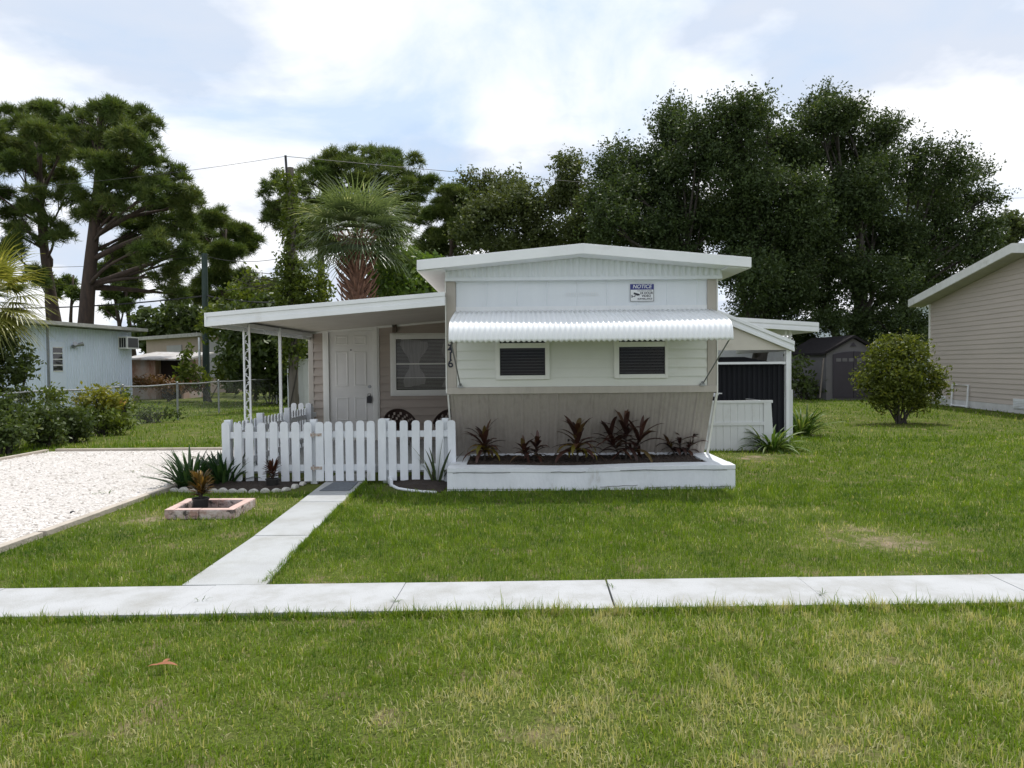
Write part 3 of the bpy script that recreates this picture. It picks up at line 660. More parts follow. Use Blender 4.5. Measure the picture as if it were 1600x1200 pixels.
# dark shed under the carport
sh = empty('metal_shed', (hx(1150, 14.4), 14.4, 0), 'black corrugated metal shed standing under the white carport roof', 'shed')
sx0, sx1 = XR+.05, hx(1226, 14.4); szt = P(1170, 571, 14.4).z
fs = Frame((0, 14.4, 0), (1, 0, 0), (0, -1, 0))
mb = MB(); fs.ribs(mb, sx0, sx1, 0, szt, .10, .018); mb.box((sx0, 14.41, 0), (sx1-.01, 17, szt)); mb.build('wall', NAVY, sh)
mb = MB(); xm = (sx0+sx1)/2
mb.prism([(sx0-.03, 14.33, szt), (sx1+.03, 14.33, szt), (xm+.5, 14.33, szt+.17), (xm-.5, 14.33, szt+.17)], (0, 2.7, 0)); mb.build('roof', NAVY, sh)
# low white panel enclosure beside the home
enc = empty('low_enclosure', (hx(1158, 12.9), 12.9, 0), 'low white panelled enclosure with loose boards on top beside the tan skirting', 'enclosure')
ex0, ex1 = XR-.0, P(1207, 700, 12.9).x; ez = P(1160, 628, 12.9).z
fe = Frame((0, 12.9, 0), (1, 0, 0), (0, -1, 0))
mb = MB(); fe.ribs(mb, ex0, ex1-.16, 0, ez, .13, .006, ((0, 0), (.03, 1), (.92, 1), (.95, 0))); mb.box((ex0, 12.905, 0), (ex1-.05, 12.93, ez))
mb.hexa([(ex1-.16, 12.88, 0), (ex1+.02, 12.88, 0), (ex1+.02, 12.94, 0), (ex1-.16, 12.94, 0), (ex1-.16, 12.88, ez), (ex1-.03, 12.88, ez), (ex1-.03, 12.94, ez), (ex1-.16, 12.94, ez)])
mb.box((ex1-.06, 12.94, 0), (ex1-.03, 14.2, ez)); mb.build('panel', FENCEV, enc)
mb = MB(); fe.box(mb, ex0, ex1-.16, P(1150, 662, 12.9).z-.03, P(1150, 662, 12.9).z+.03, .006, .022); fe.box(mb, ex0, ex1, ez-.02, ez+.025, -.03, .02); mb.build('rail', FENCEV, enc)
for i in range(8):
    m = MB(); a = ex0+.05+i*.10; m.bar((a-.15, 12.95+.12*i, ez+.045+.012*i), (a+.55, 13.1+.12*i, ez+.06+.018*(i % 4)), .11, .02); m.build('loose_board', FENCEV, enc)
# white post boards by carport
mb = MB(); x_ = hx(1236, 14.6); mb.box((x_-.06, 14.55, 0), (x_+.02, 14.58, 1.02)); mb.box((x_-.17, 14.5, 0), (x_-.14, 14.53, .95)); tag(mb.build('fence_board', FENCEV, origin=(x_, 14.5, 0)), 'short white upright fence boards behind the carport post', 'fence boards')

# notice sign
sg = empty('notice_sign', (hx(1003), HY-.02, hz(457, HY, 1003)), 'blue and white notice sign with camera picture on the upper front wall', 'sign')
sw0, sw1, st, sb = hx(984.5), hx(1022.5), hz(443.5, HY, 1003), hz(471.5, HY, 1003)
m = MB(); fr.box(m, sw0, sw1, sb, st, .009, .014); m.build('plate', SIGNW, sg)
m = MB(); e = .012; zb_ = st-(st-sb)*.33
fr.box(m, sw0+.004, sw1-.004, zb_, st-.004, .014, .0150); m.build('blue_band', BLUE, sg)
m = MB(); fr.box(m, sw0+.004, sw0+.010, sb+.004, zb_, .014, .0150); fr.box(m, sw1-.010, sw1-.004, sb+.004, zb_, .014, .0150); fr.box(m, sw0+.010, sw1-.010, sb+.004, sb+.010, .014, .0150); m.build('border', INK, sg)
smx = (sw0+sw1)/2; sW = sw1-sw0; sH = st-sb
text_mesh('NOTICE', .068, fr, smx, (zb_+st)/2, .0152, SIGNW, 'lettering', sg, bold=.0008, shear=.2)
tx = sw0+.68*sW
text_mesh('THIS AREA IS UNDER', .021, fr, sw0+.60*sW, sb+.60*sH, .0148, INK, 'lettering', sg)
text_mesh('24 HOUR', .042, fr, tx, sb+.475*sH, .0148, INK, 'lettering', sg, bold=.001)
text_mesh('VIDEO', .042, fr, tx, sb+.315*sH, .0148, INK, 'lettering', sg, bold=.001)
text_mesh('SURVEILLANCE', .029, fr, sw0+.62*sW, sb+.155*sH, .0148, INK, 'lettering', sg, bold=.0008)
m = MB()
def sp2(u, v): return fr.p(sw0+u*sW, sb+v*sH, .0143)
m.prism([sp2(.17, .52), sp2(.40, .43), sp2(.41, .36), sp2(.32, .33), sp2(.15, .43)], (0, -.001, 0)); m.prism([sp2(.20, .36), sp2(.25, .35), sp2(.20, .27), sp2(.12, .27), sp2(.12, .30), sp2(.18, .31)], (0, -.001, 0)); m.prism([sp2(.07, .38), sp2(.10, .38), sp2(.12, .30), sp2(.10, .22), sp2(.07, .22)], (0, -.001, 0))
m.build('camera_symbol', INK, sg)

# ------------------------------------------------------------ front planter
plt = empty('planter', (.98, 9.6, 0), 'long white painted timber planter full of dark mulch below the tan skirting', 'planter')
PX0, PX1, PY0, PY1, PZ = hx(697, 8.93), hx(1149, 8.93), 8.93, 10.22, .285
m = MB(); k = 26; vs = []
def sag(t): return -.022*math.exp(-((t-.42)/.2)**2)+.012*t
for i in range(k+1):
    t = i/k; x = PX0+(PX1-PX0)*t; w = .008*math.sin(t*9)+.004*math.sin(t*31); z = PZ+sag(t)
    b = -.02*math.exp(-((t-.42)/.06)**2)
    vs += [(x, PY0+b*.8+w*.6, -.02), (x, PY0+w, z*.80), (x, PY0-.008+w, z*.84), (x, PY0-.010+w, z), (x, PY0+.26+w, z+.006), (x, PY0+.26+w, .05)]
m.add(vs, [(6*i+j, 6*i+6+j, 6*i+7+j, 6*i+1+j) for i in range(k) for j in range(5)]+[(0, 1, 2, 3, 4, 5), tuple(6*k+5-j for j in range(6))])
m.build('front_board', WOODW, plt)
m = MB()
for (u0, v0, u1, v1) in ((.02, .80, .22, .79), (.36, .82, .48, .80), (.53, .14, .66, .20), (.0, .10, .36, .07), (.70, .10, .98, .12), (.60, .86, .97, .84)):
    pts = []
    for t in np.linspace(0, 1, 9): pts.append((PX0+(PX1-PX0)*(u0+(u1-u0)*t), PY0-.012-.006*(v0 > .5)+.0, .285*(v0+(v1-v0)*t)+.004*rng.normal()))
    MB().tube(pts, .0028, 4).build('crack', STONED, plt)
m = MB().box((PX0+.002, PY0+.262, 0), (PX0+.22, PY1, PZ+.002)); m.build('side_board', WOODW, plt, bevel=.008)
m = MB().box((PX1-.27, PY0+.262, 0), (PX1-.002, PY1, PZ+.016)); m.build('side_board', WOODW, plt, bevel=.008)
m = MB().box((PX0+.222, PY1-.07, 0), (PX1-.272, PY1-.002, PZ+.03)); m.build('back_board', WOODW, plt, bevel=.008)
def soil(name, x0, x1, y0, y1, z, parent=None, nx=60, ny=16, amp=.03, label=None):
    V = []; 
    hh = rng.rand(ny+1, nx+1)*amp+rng.rand(ny+1, nx+1)**4*amp
    for j in range(ny+1):
        for i in range(nx+1): V.append((x0+(x1-x0)*i/nx, y0+(y1-y0)*j/ny, z+hh[j, i]-.05*(j in (0, ny) or i in (0, nx))))
    o = MB().add(V, [(j*(nx+1)+i, j*(nx+1)+i+1, (j+1)*(nx+1)+i+1, (j+1)*(nx+1)+i) for j in range(ny) for i in range(nx)]).build(name, SOIL, parent, origin=None if parent else ((x0+x1)/2, (y0+y1)/2, 0))
    return o
soil('mulch', PX0+.2, PX1-.25, PY0+.24, PY1-.05, .262, plt, 90, 30)

# ------------------------------------------------------------ strap leaves
def straps(specs, seg=7):
    """specs: list of (base, azimuth, elevation, length, width, droop, rnd) -> (V, faces, rnd)"""
    V = []; Fa = []; Rn = []
    for b, az, el, L, w, dr, rd in specs:
        b = np.array(b, float); h = np.array([math.cos(az), math.sin(az), 0.0]); sd = np.array([-h[1], h[0], 0.0])
        p = b.copy(); e = el; n0 = len(V); ds = L/seg
        tw = (rng.rand()-.5)*.8
        for i in range(seg+1):
            t = i/seg; ww = w*(math.sin(math.pi*min(1, t*.86+.14))**.7 if t < 1 else .04)*.5
            s2 = sd*math.cos(tw*t)+np.array([0, 0, 1])*math.sin(tw*t)
            up = np.array([0, 0, 1.])*ww*.35
            V += [p-s2*ww+up, p, p+s2*ww+up]; Rn += [rd]*3
            d = h*math.cos(e)+np.array([0, 0, math.sin(e)]); p = p+d*ds; e -= dr*ds/L*(.5+t)
        for i in range(seg):
            a = n0+3*i; Fa += [(a, a+1, a+4, a+3), (a+1, a+2, a+5, a+4)]
    return np.array(V), np.array(Fa), np.array(Rn)
def strap_obj(name, specs, mat, parent=None, origin=None, seg=7):
    V, Fa, Rn = straps(specs, seg); return npmesh(name, V, 4, mat, parent, Rn, Fa, origin, smooth=True)
def cordyline(px, py, Y, top, label, old=12, spread=1.0, stems=1):
    b = G(px, py, .26); Y = b.y; b.z = .25; H = P(px, top, Y).z-b.z
    r = empty('cordyline_plant', b, label, 'plant', 'dark cordylines in the front planter')
    sp_ = []; so = []; m = MB()
    for s_ in range(stems):
        ox = (s_-(stems-1)/2)*.10*spread; ht = H*(.50+.20*(s_ % 2)) if stems > 1 else H*.56
        base = Vector((b.x+ox*.5, b.y+.03*s_, b.z)); tp = Vector((b.x+ox*1.8, b.y+.02, b.z+ht))
        m.tube([base, base.lerp(tp, .5)+Vector((.008, 0, 0)), tp], [.013, .011, .008], 7)
        nl = int(30/(stems**.5))
        for i in range(nl):
            t = i/nl; z = ht*(.35+.65*t); L = (.19+.19*rng.rand())*(H/.55)*(1.15-.25*t)
            sp_.append((tuple(base.lerp(tp, .35+.65*t)), i*2.4+rng.rand()*.6, .05+1.35*t+.2*rng.normal(), L, .062*(.8+.4*rng.rand())*(H/.55)**.5, 1.2+.9*rng.rand()-t*.9, rng.rand()))
    for i in range(old):
        so.append(((b.x, b.y, b.z+H*.30*(.6+.6*rng.rand())), i*2.4+1, .2+.3*rng.rand(), (.22+.09*rng.rand())*(H/.55), .062, 2.4, rng.rand()))
    m.build('stem', BARKG, r); strap_obj('leaves', sp_, CORDL, r)
    if so: strap_obj('old_leaves', so, CORDY, r)
cordyline(757, 722, 9.72, 656, 'dark red cordyline with drooping yellow lower leaves, at the left end of the planter', 9)
cordyline(829, 724, 9.66, 678, 'short spreading dark cordyline without yellow leaves, second from left in the planter', 0, 1.1, 2)
cordyline(902, 724, 9.64, 645, 'upright dark cordyline with brownish yellow skirt in the middle of the planter', 8)
cordyline(978, 720, 9.72, 640, 'tallest and fullest dark cordyline, right of the planter middle', 0, 1.2, 3)
cordyline(1063, 714, 9.9, 665, 'smallest thin stemmed cordyline alone at the right end of the planter', 0, 1.0, 3)

# ------------------------------------------------------------ picket fences
def picket_mb(x, y, h, w=.108, t=.022, ax='x', lean=0.0):
    m = MB(); hw = w/2; a = [(-hw, 0), (hw, 0), (hw, h-.035), (hw*.75, h-.010), (hw*.3, h), (-hw*.3, h), (-hw*.75, h-.010), (-hw, h-.035)]
    z0 = .045
    if ax == 'x': m.prism([(x+u+lean*v, y, z0+max(v, 0)*(1-z0/h)) for u, v in a], (0, t, 0))
    else: m.prism([(x, y+u, z0+v*(1-z0/h)) for u, v in a], (t, 0, 0))
    return m
FY = 9.55; sc = F/FY
def fence_run(label, pxs, h=.83, posts=(), tops=None, name='picket_fence', railr=None, cat='fence', hinge=False):
    x_s = [hx(p, FY) for p in pxs]; r = empty(name, (sum(x_s)/len(x_s), FY, 0), label, cat, 'white picket fence sections' if name == 'picket_fence' else None)
    for i, x in enumerate(x_s):
        hh = h+(tops or {}).get(i, 0)+.006*rng.normal()
        picket_mb(x+.003*rng.normal(), FY-.022, hh, .105, .020, lean=.006*rng.normal()).build('picket', WOODW, r, bevel=.003)
    a, b = railr or (x_s[0]-.05, x_s[-1]+.05)
    for z in (.22, .66): MB().box((a, FY, z-.042), (b, FY+.035, z+.042)).build('rail', WOODW, r, bevel=.003)
    for p in posts:
        x = hx(p, FY); m = MB().box((x-.045, FY+.037, 0), (x+.045, FY+.127, .86)); m.build('post', WOODW, r, bevel=.006)
    return r
f1 = fence_run('white picket fence section left of the gate, with eight pickets and an end post', (352, 370.5, 388.5, 406.5, 426, 444.5, 461.5, 480), .83, (352, 487))
gt_ = fence_run('white picket gate with rusty hinges at the end of the front path', (498, 513, 529, 545, 561.5, 578.5), .83, (), name='picket_gate', cat='gate')
for z in (.22, .66):
    m = MB(); x = hx(489, FY); m.box((x-.04, FY-.026, z-.02), (x+.11, FY-.0225, z+.02)); m.tube([(x, FY-.03, z-.04), (x, FY-.03, z+.04)], .008, 8); m.build('hinge', pm('hinge'+str(z), (.50, .48, .45), (.30, .20, .15), 30, .6), gt_)
f2 = fence_run('white picket fence section between the gate and the planter, first picket taller', (596, 612.5, 630, 648, 667, 686, 705), .84, (601, 694), {0: .03, 6: .0})
# side fence running back to the room corner
sf = empty('picket_fence', (-3.80, 11.5, 0), 'white picket fence running back beside the driveway to the porch corner', 'fence', 'white picket fence sections')
yy = FY+.15; i = 0
while yy < 13.9:
    picket_mb(-3.85, yy, .80, .085, .02, 'y').build('picket', WOODW, sf); yy += .155; i += 1
for z in (.22, .64): MB().box((-3.828, FY+.13, z-.04), (-3.795, 14.0, z+.04)).build('rail', WOODW, sf)
for y in (10.7, 12.0, 13.3): MB().box((-3.793, y, 0), (-3.70, y+.09, .88)).build('post', WOODW, sf, bevel=.005)
bf = empty('picket_fence', (-3.6, 14.1, 0), 'short white picket fence piece closing the gap at the room corner', 'fence', 'white picket fence sections')
for x in (-4.25, -4.11, -3.97): picket_mb(x, 14.05, .86, .10).build('picket', WOODW, bf)
MB().box((-4.3, 14.075, .6), (-3.9, 14.10, .68)).build('rail', WOODW, bf)

# ------------------------------------------------------------ wicker chairs on the porch
def wicker(x, y, rot, label):
    r = empty('wicker_chair', (0, 0, 0), label, 'chair', 'dark wicker chairs on the porch')
    m = MB(); m.lathe((0, 0, .40), [(.02, 0), (.28, 0), (.30, .03), (.28, .06), (.02, .07)], 18); m.build('seat', WICKER, r)
    m = MB(); k = 22; vs = []; rows = 9
    for j in range(rows):
        for i in range(k+1):
            a = math.pi*(i/k); t = j/(rows-1); crest = .22+.36*math.sin(a)**1.1
            rr = .31+.07*t; vs.append((rr*math.cos(a)*1.05, rr*math.sin(a)*.9+.04*t, .42+crest*t*.95))
    m.add(vs, [(j*(k+1)+i, j*(k+1)+i+1, (j+1)*(k+1)+i+1, (j+1)*(k+1)+i) for j in range(rows-1) for i in range(k) if not ((i+j) % 3 == 0 and 2 < j < rows-2)])
    m.build('backrest', WICKER, r, solid=.014)
    m = MB(); pts = [Vector(v) for v in vs[-(k+1):]]; m.tube(pts, .026, 8); m.build('rim', WICKER, r, smooth=True)
    for sx, sy in ((1, 1), (-1, 1), (1, -1), (-1, -1)):
        m = MB().tube([(sx*.20, sy*.18, .42), (sx*.25, sy*.24, 0)], [.022, .018], 8); m.build('leg', WICKER, r)
    r.location = (x, y, .1); r.rotation_euler = (0, 0, rot); r.scale = (.72, .72, .68)
wicker(hx(622, 12.9), 13.1, .35, 'dark wicker armchair with arched back left of the window, behind the pickets')
wicker(hx(697, 12.4), 12.9, -.1, 'dark wicker armchair mostly hidden by the trailer corner on the porch')

# ------------------------------------------------------------ bed in front of the left fence
mb = MB()
def flat_soil(name, pts, label):
    c = sum((Vector(p) for p in pts), Vector())/len(pts); m = MB(); k = len(pts)
    rings = []
    for t in (1, .8, .6, .4, .2): rings += [Vector(p).lerp(c, 1-t)+Vector((0, 0, (.045*(1-t)+.012 if t < 1 else -.01)+.02*rng.rand())) for p in pts]
    fs = [(j*k+i, j*k+(i+1) % k, (j+1)*k+(i+1) % k, (j+1)*k+i) for j in range(4) for i in range(k)]+[tuple(range(4*k, 5*k))]
    m.add(rings, fs); tag(m.build(name, SOIL, origin=c), kind='structure')
flat_soil('mulch_bed', [G(262, 766), G(300, 768), G(340, 768), G(380, 769), G(420, 768), G(455, 764), G(478, 758), G(487, 751), G(440, 747), G(380, 747), G(320, 748), G(280, 755)], '')
flat_soil('mulch_bed', [G(603, 757), G(618, 764), G(645, 769), G(690, 770), G(700, 758), G(700, 740), (-.85, 10.2, 0), (-1.6, 10.2, 0), G(610, 747)], '')
sc_pts = [(258, 767), (272, 768), (287, 769), (302, 769.5), (318, 770), (333, 770), (348, 770), (363, 770), (378, 770), (396, 770.5), (414, 770.5), (432, 769), (447, 767), (461, 763), (473, 758), (483, 753)]
pro = None
for i, (a, b) in enumerate(sc_pts):
    g = G(a, b); 
    if pro is None:
        m = MB(); m.prism([(.062*math.cos(t), -.03, .062*math.sin(t)) for t in np.linspace(0, math.pi, 9)], (0, .06, 0)); pro = m.build('scalloped_stone', SCALM, bevel=.008); o = pro
    else: o = pro.copy(); COL.objects.link(o)
    q = sc_pts[min(i+1, 15)]; g2 = G(*q); g1 = G(*sc_pts[max(i-1, 0)])
    o.location = g; o.rotation_euler = (0, 0, math.atan2(g2.y-g1.y, g2.x-g1.x)); o.scale = (1, 1, .75+.3*rng.rand())
    tag(o, 'small grey scalloped edging stone in front of the left fence bed', 'edging stone', 'scalloped stones edging the left bed')
w0 = [(606, 752), (612, 760), (622, 765), (640, 768), (660, 770), (682, 771)]
we = empty('white_edging', G(606, 752), 'low white painted block edging curving round the bed between gate and planter', 'edging')
for i in range(5):
    a, b = G(*w0[i]), G(*w0[i+1]); m = MB(); m.bar(a+Vector((0, 0, .015)), b+Vector((0, 0, .015)), .04, .03 if i else .16)
    m.build('block', WOODW, we, bevel=.012)

def specs_clump(c, n, L, w, el=(.5, 1.3), dr=(1.2, 2.2), rad=.08):
    out = []
    for i in range(n):
        a = rng.rand()*6.283; q = rng.rand()*rad
        out.append(((c[0]+q*math.cos(a), c[1]+q*math.sin(a), c[2]), a+rng.normal()*.3, el[0]+(el[1]-el[0])*rng.rand(), L*(.65+.5*rng.rand()), w*(.7+.6*rng.rand()), dr[0]+(dr[1]-dr[0])*rng.rand(), rng.rand()))
    return out
def clump(name, px, py, n, L, w, mat, label, cat='plant', z=0, **k):
    g = G(px, py); g.z = z; return tag(strap_obj(name, specs_clump(g, n, L, w, **k), mat, origin=g), label, cat)
clump('strappy_plant', 298, 760, 130, .50, .04, DARKSTRAP, 'spiky dark green strap leaved clump at the driveway edge behind the brick planter', el=(.45, 1.45), dr=(.3, .9), rad=.18)
clump('strappy_plant', 350, 758, 120, .48, .04, DARKSTRAP, 'dark green strap leaved clump against the left end of the picket fence', el=(.5, 1.45), dr=(.4, 1.1), rad=.18)
clump('snake_plant', 682, 756, 16, .60, .034, SNAKEL, 'tall thin snake plant leaves before the last pickets beside the planter', el=(.95, 1.5), dr=(.1, .6), rad=.07)
clump('strappy_plant', 1206, 704, 150, .62, .035, STRAPL, 'sunlit arching green strap plant in front of the white low enclosure', el=(.3, 1.3), dr=(1.0, 1.9), rad=.16)
clump('strappy_plant', 1252, 680, 130, .78, .04, STRAPL, 'upright green strap plant by the carport post, behind the sunlit one', el=(.6, 1.4), dr=(.8, 1.6), rad=.18)
# brick square and pots
sq = empty('brick_planter', G(325, 800), 'square of worn pink bricks round a black plant pot on the front lawn', 'planter')
b0, b1, b2, b3 = G(256, 812), G(366, 811.5), G(400, 792), G(293, 792.5)
for a, b in ((b0, b1), (b1, b2), (b2, b3), (b3, b0)):
    for k in range(2):
        p, q = a.lerp(b, k/2), a.lerp(b, (k+1)/2-.01); d = (q-p).normalized(); inw = Vector((-d.y, d.x, 0))*.05
        p2, q2 = p+inw+d*(.0 if k else .10), q+inw
        m = MB().bar(p2+Vector((0, 0, .045)), q2+Vector((0, 0, .045+.006*rng.rand())), .10, .09+.01*rng.rand()); m.build('brick', BRICKW, sq, bevel=.008)
        m = MB().bar(p2+Vector((0, 0, .0965)), q2+Vector((0, 0, .0975)), .09, .005); m.build('brick_face', BRICKT, sq)
m = MB().add([b0.lerp(b2, .1)+Vector((0, 0, .02)), b1.lerp(b3, .1)+Vector((0, 0, .02)), b2.lerp(b0, .1)+Vector((0, 0, .02)), b3.lerp(b1, .1)+Vector((0, 0, .02))], [(0, 1, 2, 3)]); m.build('soil', SOIL, sq)
def potted(px, py, pot_r, pot_h, top, label, mat, n):
    g = G(px, py); r = empty('potted_croton', g, label, 'potted plant', None)
    m = MB(); m.lathe(g, [(pot_r*.78, .0), (pot_r*.96, pot_h*.88), (pot_r*1.05, pot_h*.88), (pot_r*1.05, pot_h), (pot_r*.9, pot_h), (pot_r*.85, pot_h*.85)]); m.build('pot', POTB, r)
    H = P(px, top, g.y).z; b = (g.x, g.y, pot_h*.8); m = MB()
    for i in range(4): m.tube([b, (b[0]+.05*math.cos(i*1.6), b[1]+.05*math.sin(i*1.6), b[2]+(H-pot_h)*.6)], [.008, .005], 5)
    m.build('stem', BARKG, r); s_ = []
    for i in range(n):
        t = rng.rand(); a = rng.rand()*6.28
        s_.append(((g.x+.05*t*math.cos(a), g.y+.05*t*math.sin(a), pot_h+(H-pot_h)*(.05+.62*t)), a, .3+1.1*t, (.10+.06*rng.rand())*(H-pot_h)/.25, .026, .9, rng.rand()))
    strap_obj('leaves', s_, mat, r, seg=4)
potted(314, 800, .085, .155, 738, 'croton with orange brown leaves in a black pot inside the brick square', CROTL, 120)
potted(426, 762, .085, .12, 719, 'small dark reddish croton in a black pot in front of the left pickets', leafmat('croton_red', (.03, .015, .01), (.09, .028, .018), (.16, .08, .03), .25), 75)
# doormat
g0, g1, g2, g3 = G(499, 771.5), G(546, 771), G(560, 757.5), G(522, 758)
m = MB(); m.hexa([Vector((p.x, p.y, .033)) for p in (g0, g1, g2, g3)]+[Vector((p.x, p.y, .042)) for p in (g0, g1, g2, g3)])
tag(m.build('doormat', MAT, origin=(g0.x, g0.y, .03)), 'grey rectangular doormat lying on the path before the gate', 'doormat')
for (a, b, nn, lab) in ((168, 772, 9, 'small weed tuft growing through the shell near the lawn edge'), (305, 716, 12, 'weeds in the gravel before the fence corner'), (215, 738, 6, 'lone little weed in the middle of the white gravel'), (72, 708, 12, 'weed tuft at the far kinked corner of the driveway')):
    clump('weed_tuft', a, b, nn, .10, .012, STRAPL, lab, 'weed', z=.01, el=(.1, .9), dr=(.4, 1.0), rad=.12)
# small litter
g = G(258, 1053); tag(strap_obj('fallen_leaf', [((g.x-.05, g.y, .045), .2, .15, .11, .028, .8, .5), ((g.x-.02, g.y+.02, .045), 1.4, .2, .07, .022, .9, .5), ((g.x-.03, g.y, .045), 3.4, .2, .06, .02, .9, .9)], DEADLEAF, origin=g), 'curled brown dead leaf lying on the near grass strip', 'leaf')
g = G(113, 803); tag(MB().ball(g+Vector((0, 0, .015)), .022, jit=.4, sq=(1.2, .9, .8)).build('stone', STONED, origin=g), 'single dark stone on the white shell driveway', 'stone')
g = G(418, 655); m = MB().ball(P(418, 653, 17.5)-Vector((0, 0, .03)), .14, jit=.3, sq=(1.4, 1, .35)); 

# ------------------------------------------------------------ neighbour on the right
vd = Vector((.103, 1, 0)).normalized()
nh = empty('neighbour_house', (16.5, 26, 0), 'beige vinyl sided house with white rake trim at the right edge', 'house')
fc_ = G(1452, 631); L_ = 12.4; rg = 6.2
fn = Frame(fc_-vd*L_, vd, (-1, .103, 0))    # a runs from near end (0) to far corner (L_)
zev, zrg = P(1452, 471, fc_.y).z, P(1592, 389, (fc_-vd*rg).y).z
slope = (zrg-zev)/rg
mb = MB()
def xr(z):
    if z <= zev: return (0, L_)
    d = (z-zev)/slope; return (d, L_-d) if d < rg else (rg, rg)
fn.lap(mb, xr, .25, zrg, .155, .020); mb.build('siding', VINYLR, nh)
mb = MB(); fn.box(mb, 0, L_, .02, .25, -.1, .012); mb.build('skirting', pm('skirt_white', (.62, .62, .62), None, 3, .6), nh)
mb = MB(); fn.box(mb, L_-.09, L_+.02, .25, zev, -.05, .035); mb.build('corner_trim', TRIMW, nh)
mb = MB(); a = fn.p(0, 0, -.01); b_ = fn.p(L_, 0, -.01); bk = Vector((9, -.93, 0)); mb.prism([a, b_, b_+Vector((0, 0, zev)), fn.p(L_-rg, zrg-.02, -.01), a+Vector((0, 0, zev))], bk); mb.build('body', VINYLR, nh)
oh = .55; oe = .45
def rk(a): return zev+slope*(min(a, 2*rg-a)) if True else 0
mb = MB(); mf = MB()
for a0, a1 in ((-oe, L_-rg), (L_-rg, L_+oe)):
    z_a = zrg-abs(a0-(L_-rg))*slope+.10; z_b = zrg-abs(a1-(L_-rg))*slope+.10
    p = [fn.p(a0, z_a, oh), fn.p(a1, z_b, oh)]; q = [v+Vector((9.5, -.98, 0)) for v in p]
    mb.hexa([p[0], p[1], q[1], q[0]]+[v+Vector((0, 0, .06)) for v in (p[0], p[1], q[1], q[0])])
    o1 = fn.n*.03
    t_ = Vector((0, 0, .27)); u_ = Vector((0, 0, .075))
    mf.hexa([p[0]-t_+u_+o1, p[1]-t_+u_+o1, p[1]-t_+u_, p[0]-t_+u_, p[0]+u_+o1, p[1]+u_+o1, p[1]+u_, p[0]+u_])
    m3 = MB(); w0_, w1_ = fn.p(a0, z_a-.16, .03), fn.p(a1, z_b-.16, .03); m3.hexa([w0_-Vector((0, 0, .05)), w1_-Vector((0, 0, .05)), p[1]-Vector((0, 0, .21)), p[0]-Vector((0, 0, .21)), w0_, w1_, p[1]-Vector((0, 0, .16)), p[0]-Vector((0, 0, .16))]); m3.build('soffit', pm('soffit'+str(a0), (.38, .38, .33), None, 3, .7), nh)
rf_ = mb.build('roof', ROOFG, nh); mf.build('fascia', pm('rake_white', (.70, .71, .70), (.60, .61, .59), 2, .5, dirt=(.42, .42, .38), dscale=1.5), rf_)
def npx(px, py):
    # point on wall plane under a pixel
    d = ray(px, py); o = Vector((0, 0, CH)); t = (fn.o-o).dot(fn.n)/d.dot(fn.n); p = o+d*t; return (p-fn.o).dot(fn.u), p.z
for (x0, y0, x1, y1) in ((1464, 619, 1479, 626), (1585, 624, 1604, 638)):
    u0, z0 = npx(x0, y1); u1, z1 = npx(x1, y0); m = MB(); fn.box(m, min(u0, u1), max(u0, u1), z0, z1, .02, .04)
    for k in range(5): fn.box(m, min(u0, u1)+.03, max(u0, u1)-.03, z0+.03+(z1-z0-.06)*k/5, z0+.045+(z1-z0-.06)*k/5, .04, .052)
    m.build('vent', FENCEV, nh)
rk_ = empty('pipe_frame', fn.p(npx(1503, 620)[0], 0, .3), 'thin white pipe frame leaning on the beige house wall', 'frame')
u0, z0 = npx(1491, 635); u1, z1 = npx(1516, 602); m = MB()
m.tube([fn.p(u0, .02, .10), fn.p(u0, z1, .06), fn.p(u1, z1, .06), fn.p(u1, .02, .10)], .03, 8); m.tube([fn.p(u0, .06, .10), fn.p(u1, .06, .10)], .026, 8); m.build('frame', WHITE, rk_)

# ------------------------------------------------------------ resin shed
SY = 30.0
rs = empty('garden_shed', (P(1322, 628, SY).x, SY, 0), 'grey resin garden shed with dark double doors under the big oaks', 'shed')
x0, x1 = P(1291, 600, SY).x, P(1366, 600, SY).x; ze = P(1300, 553, SY).z; zr = P(1334, 529, SY).z; xm = P(1333, 529, SY).x
x1 = 2*xm-x0
m = MB().prism([(x0, SY, 0), (x1, SY, 0), (x1, SY, ze), (xm, SY, zr), (x0, SY, ze)], (-.4, 3.0, 0)); m.build('wall', SHEDG, rs)
fsd = Frame((0, SY, 0), (1, 0, 0), (0, -1, 0)); xd0, xd1 = P(1301, 600, SY).x, 2*xm-P(1301, 600, SY).x; zd = P(1330, 549, SY).z
for a, b in ((xd0, xm-.01), (xm+.01, xd1)):
    m = MB(); n_ = 6
    poly = [fsd.p(a, .1, .01), fsd.p(b, .1, .01)]+[fsd.p(b+(a-b)*t, zd-.12*abs((b+(a-b)*t-xm)/(xd1-xm))**2, .01) for t in np.linspace(0, 1, n_)]
    m.prism(poly, (0, -.04, 0)); dd = m.build('door', SHEDD, rs)
    m = MB(); 
    for k in range(3): fsd.box(m, a+.12+k*.26, a+.32+k*.26, zd-.42, zd-.28, .05, .06)
    m.build('louvre', SHEDG, dd); m = MB(); hx_ = b-.1 if a == xd0 else a+.1; fsd.box(m, hx_-.03, hx_+.03, .95, 1.15, .05, .09); m.build('handle', DARK, dd)
m = MB()
for s_ in (-1, 1):
    e_ = xm+s_*(xm-x0+.18); p = [(xm, SY-.15, zr+.03), (e_, SY-.15, ze-.05), (e_, SY-.15, ze+.05), (xm, SY-.15, zr+.14)]
    m.prism(p, (-.42, 3.3, 0))
m.build('roof', SHEDR, rs)
m = MB().prism([(xm-.13, SY-.005, zr-.32), (xm+.13, SY-.005, zr-.32), (xm, SY-.005, zr-.15)], (0, -.03, 0)); m.build('gable_vent', SHEDD, rs)
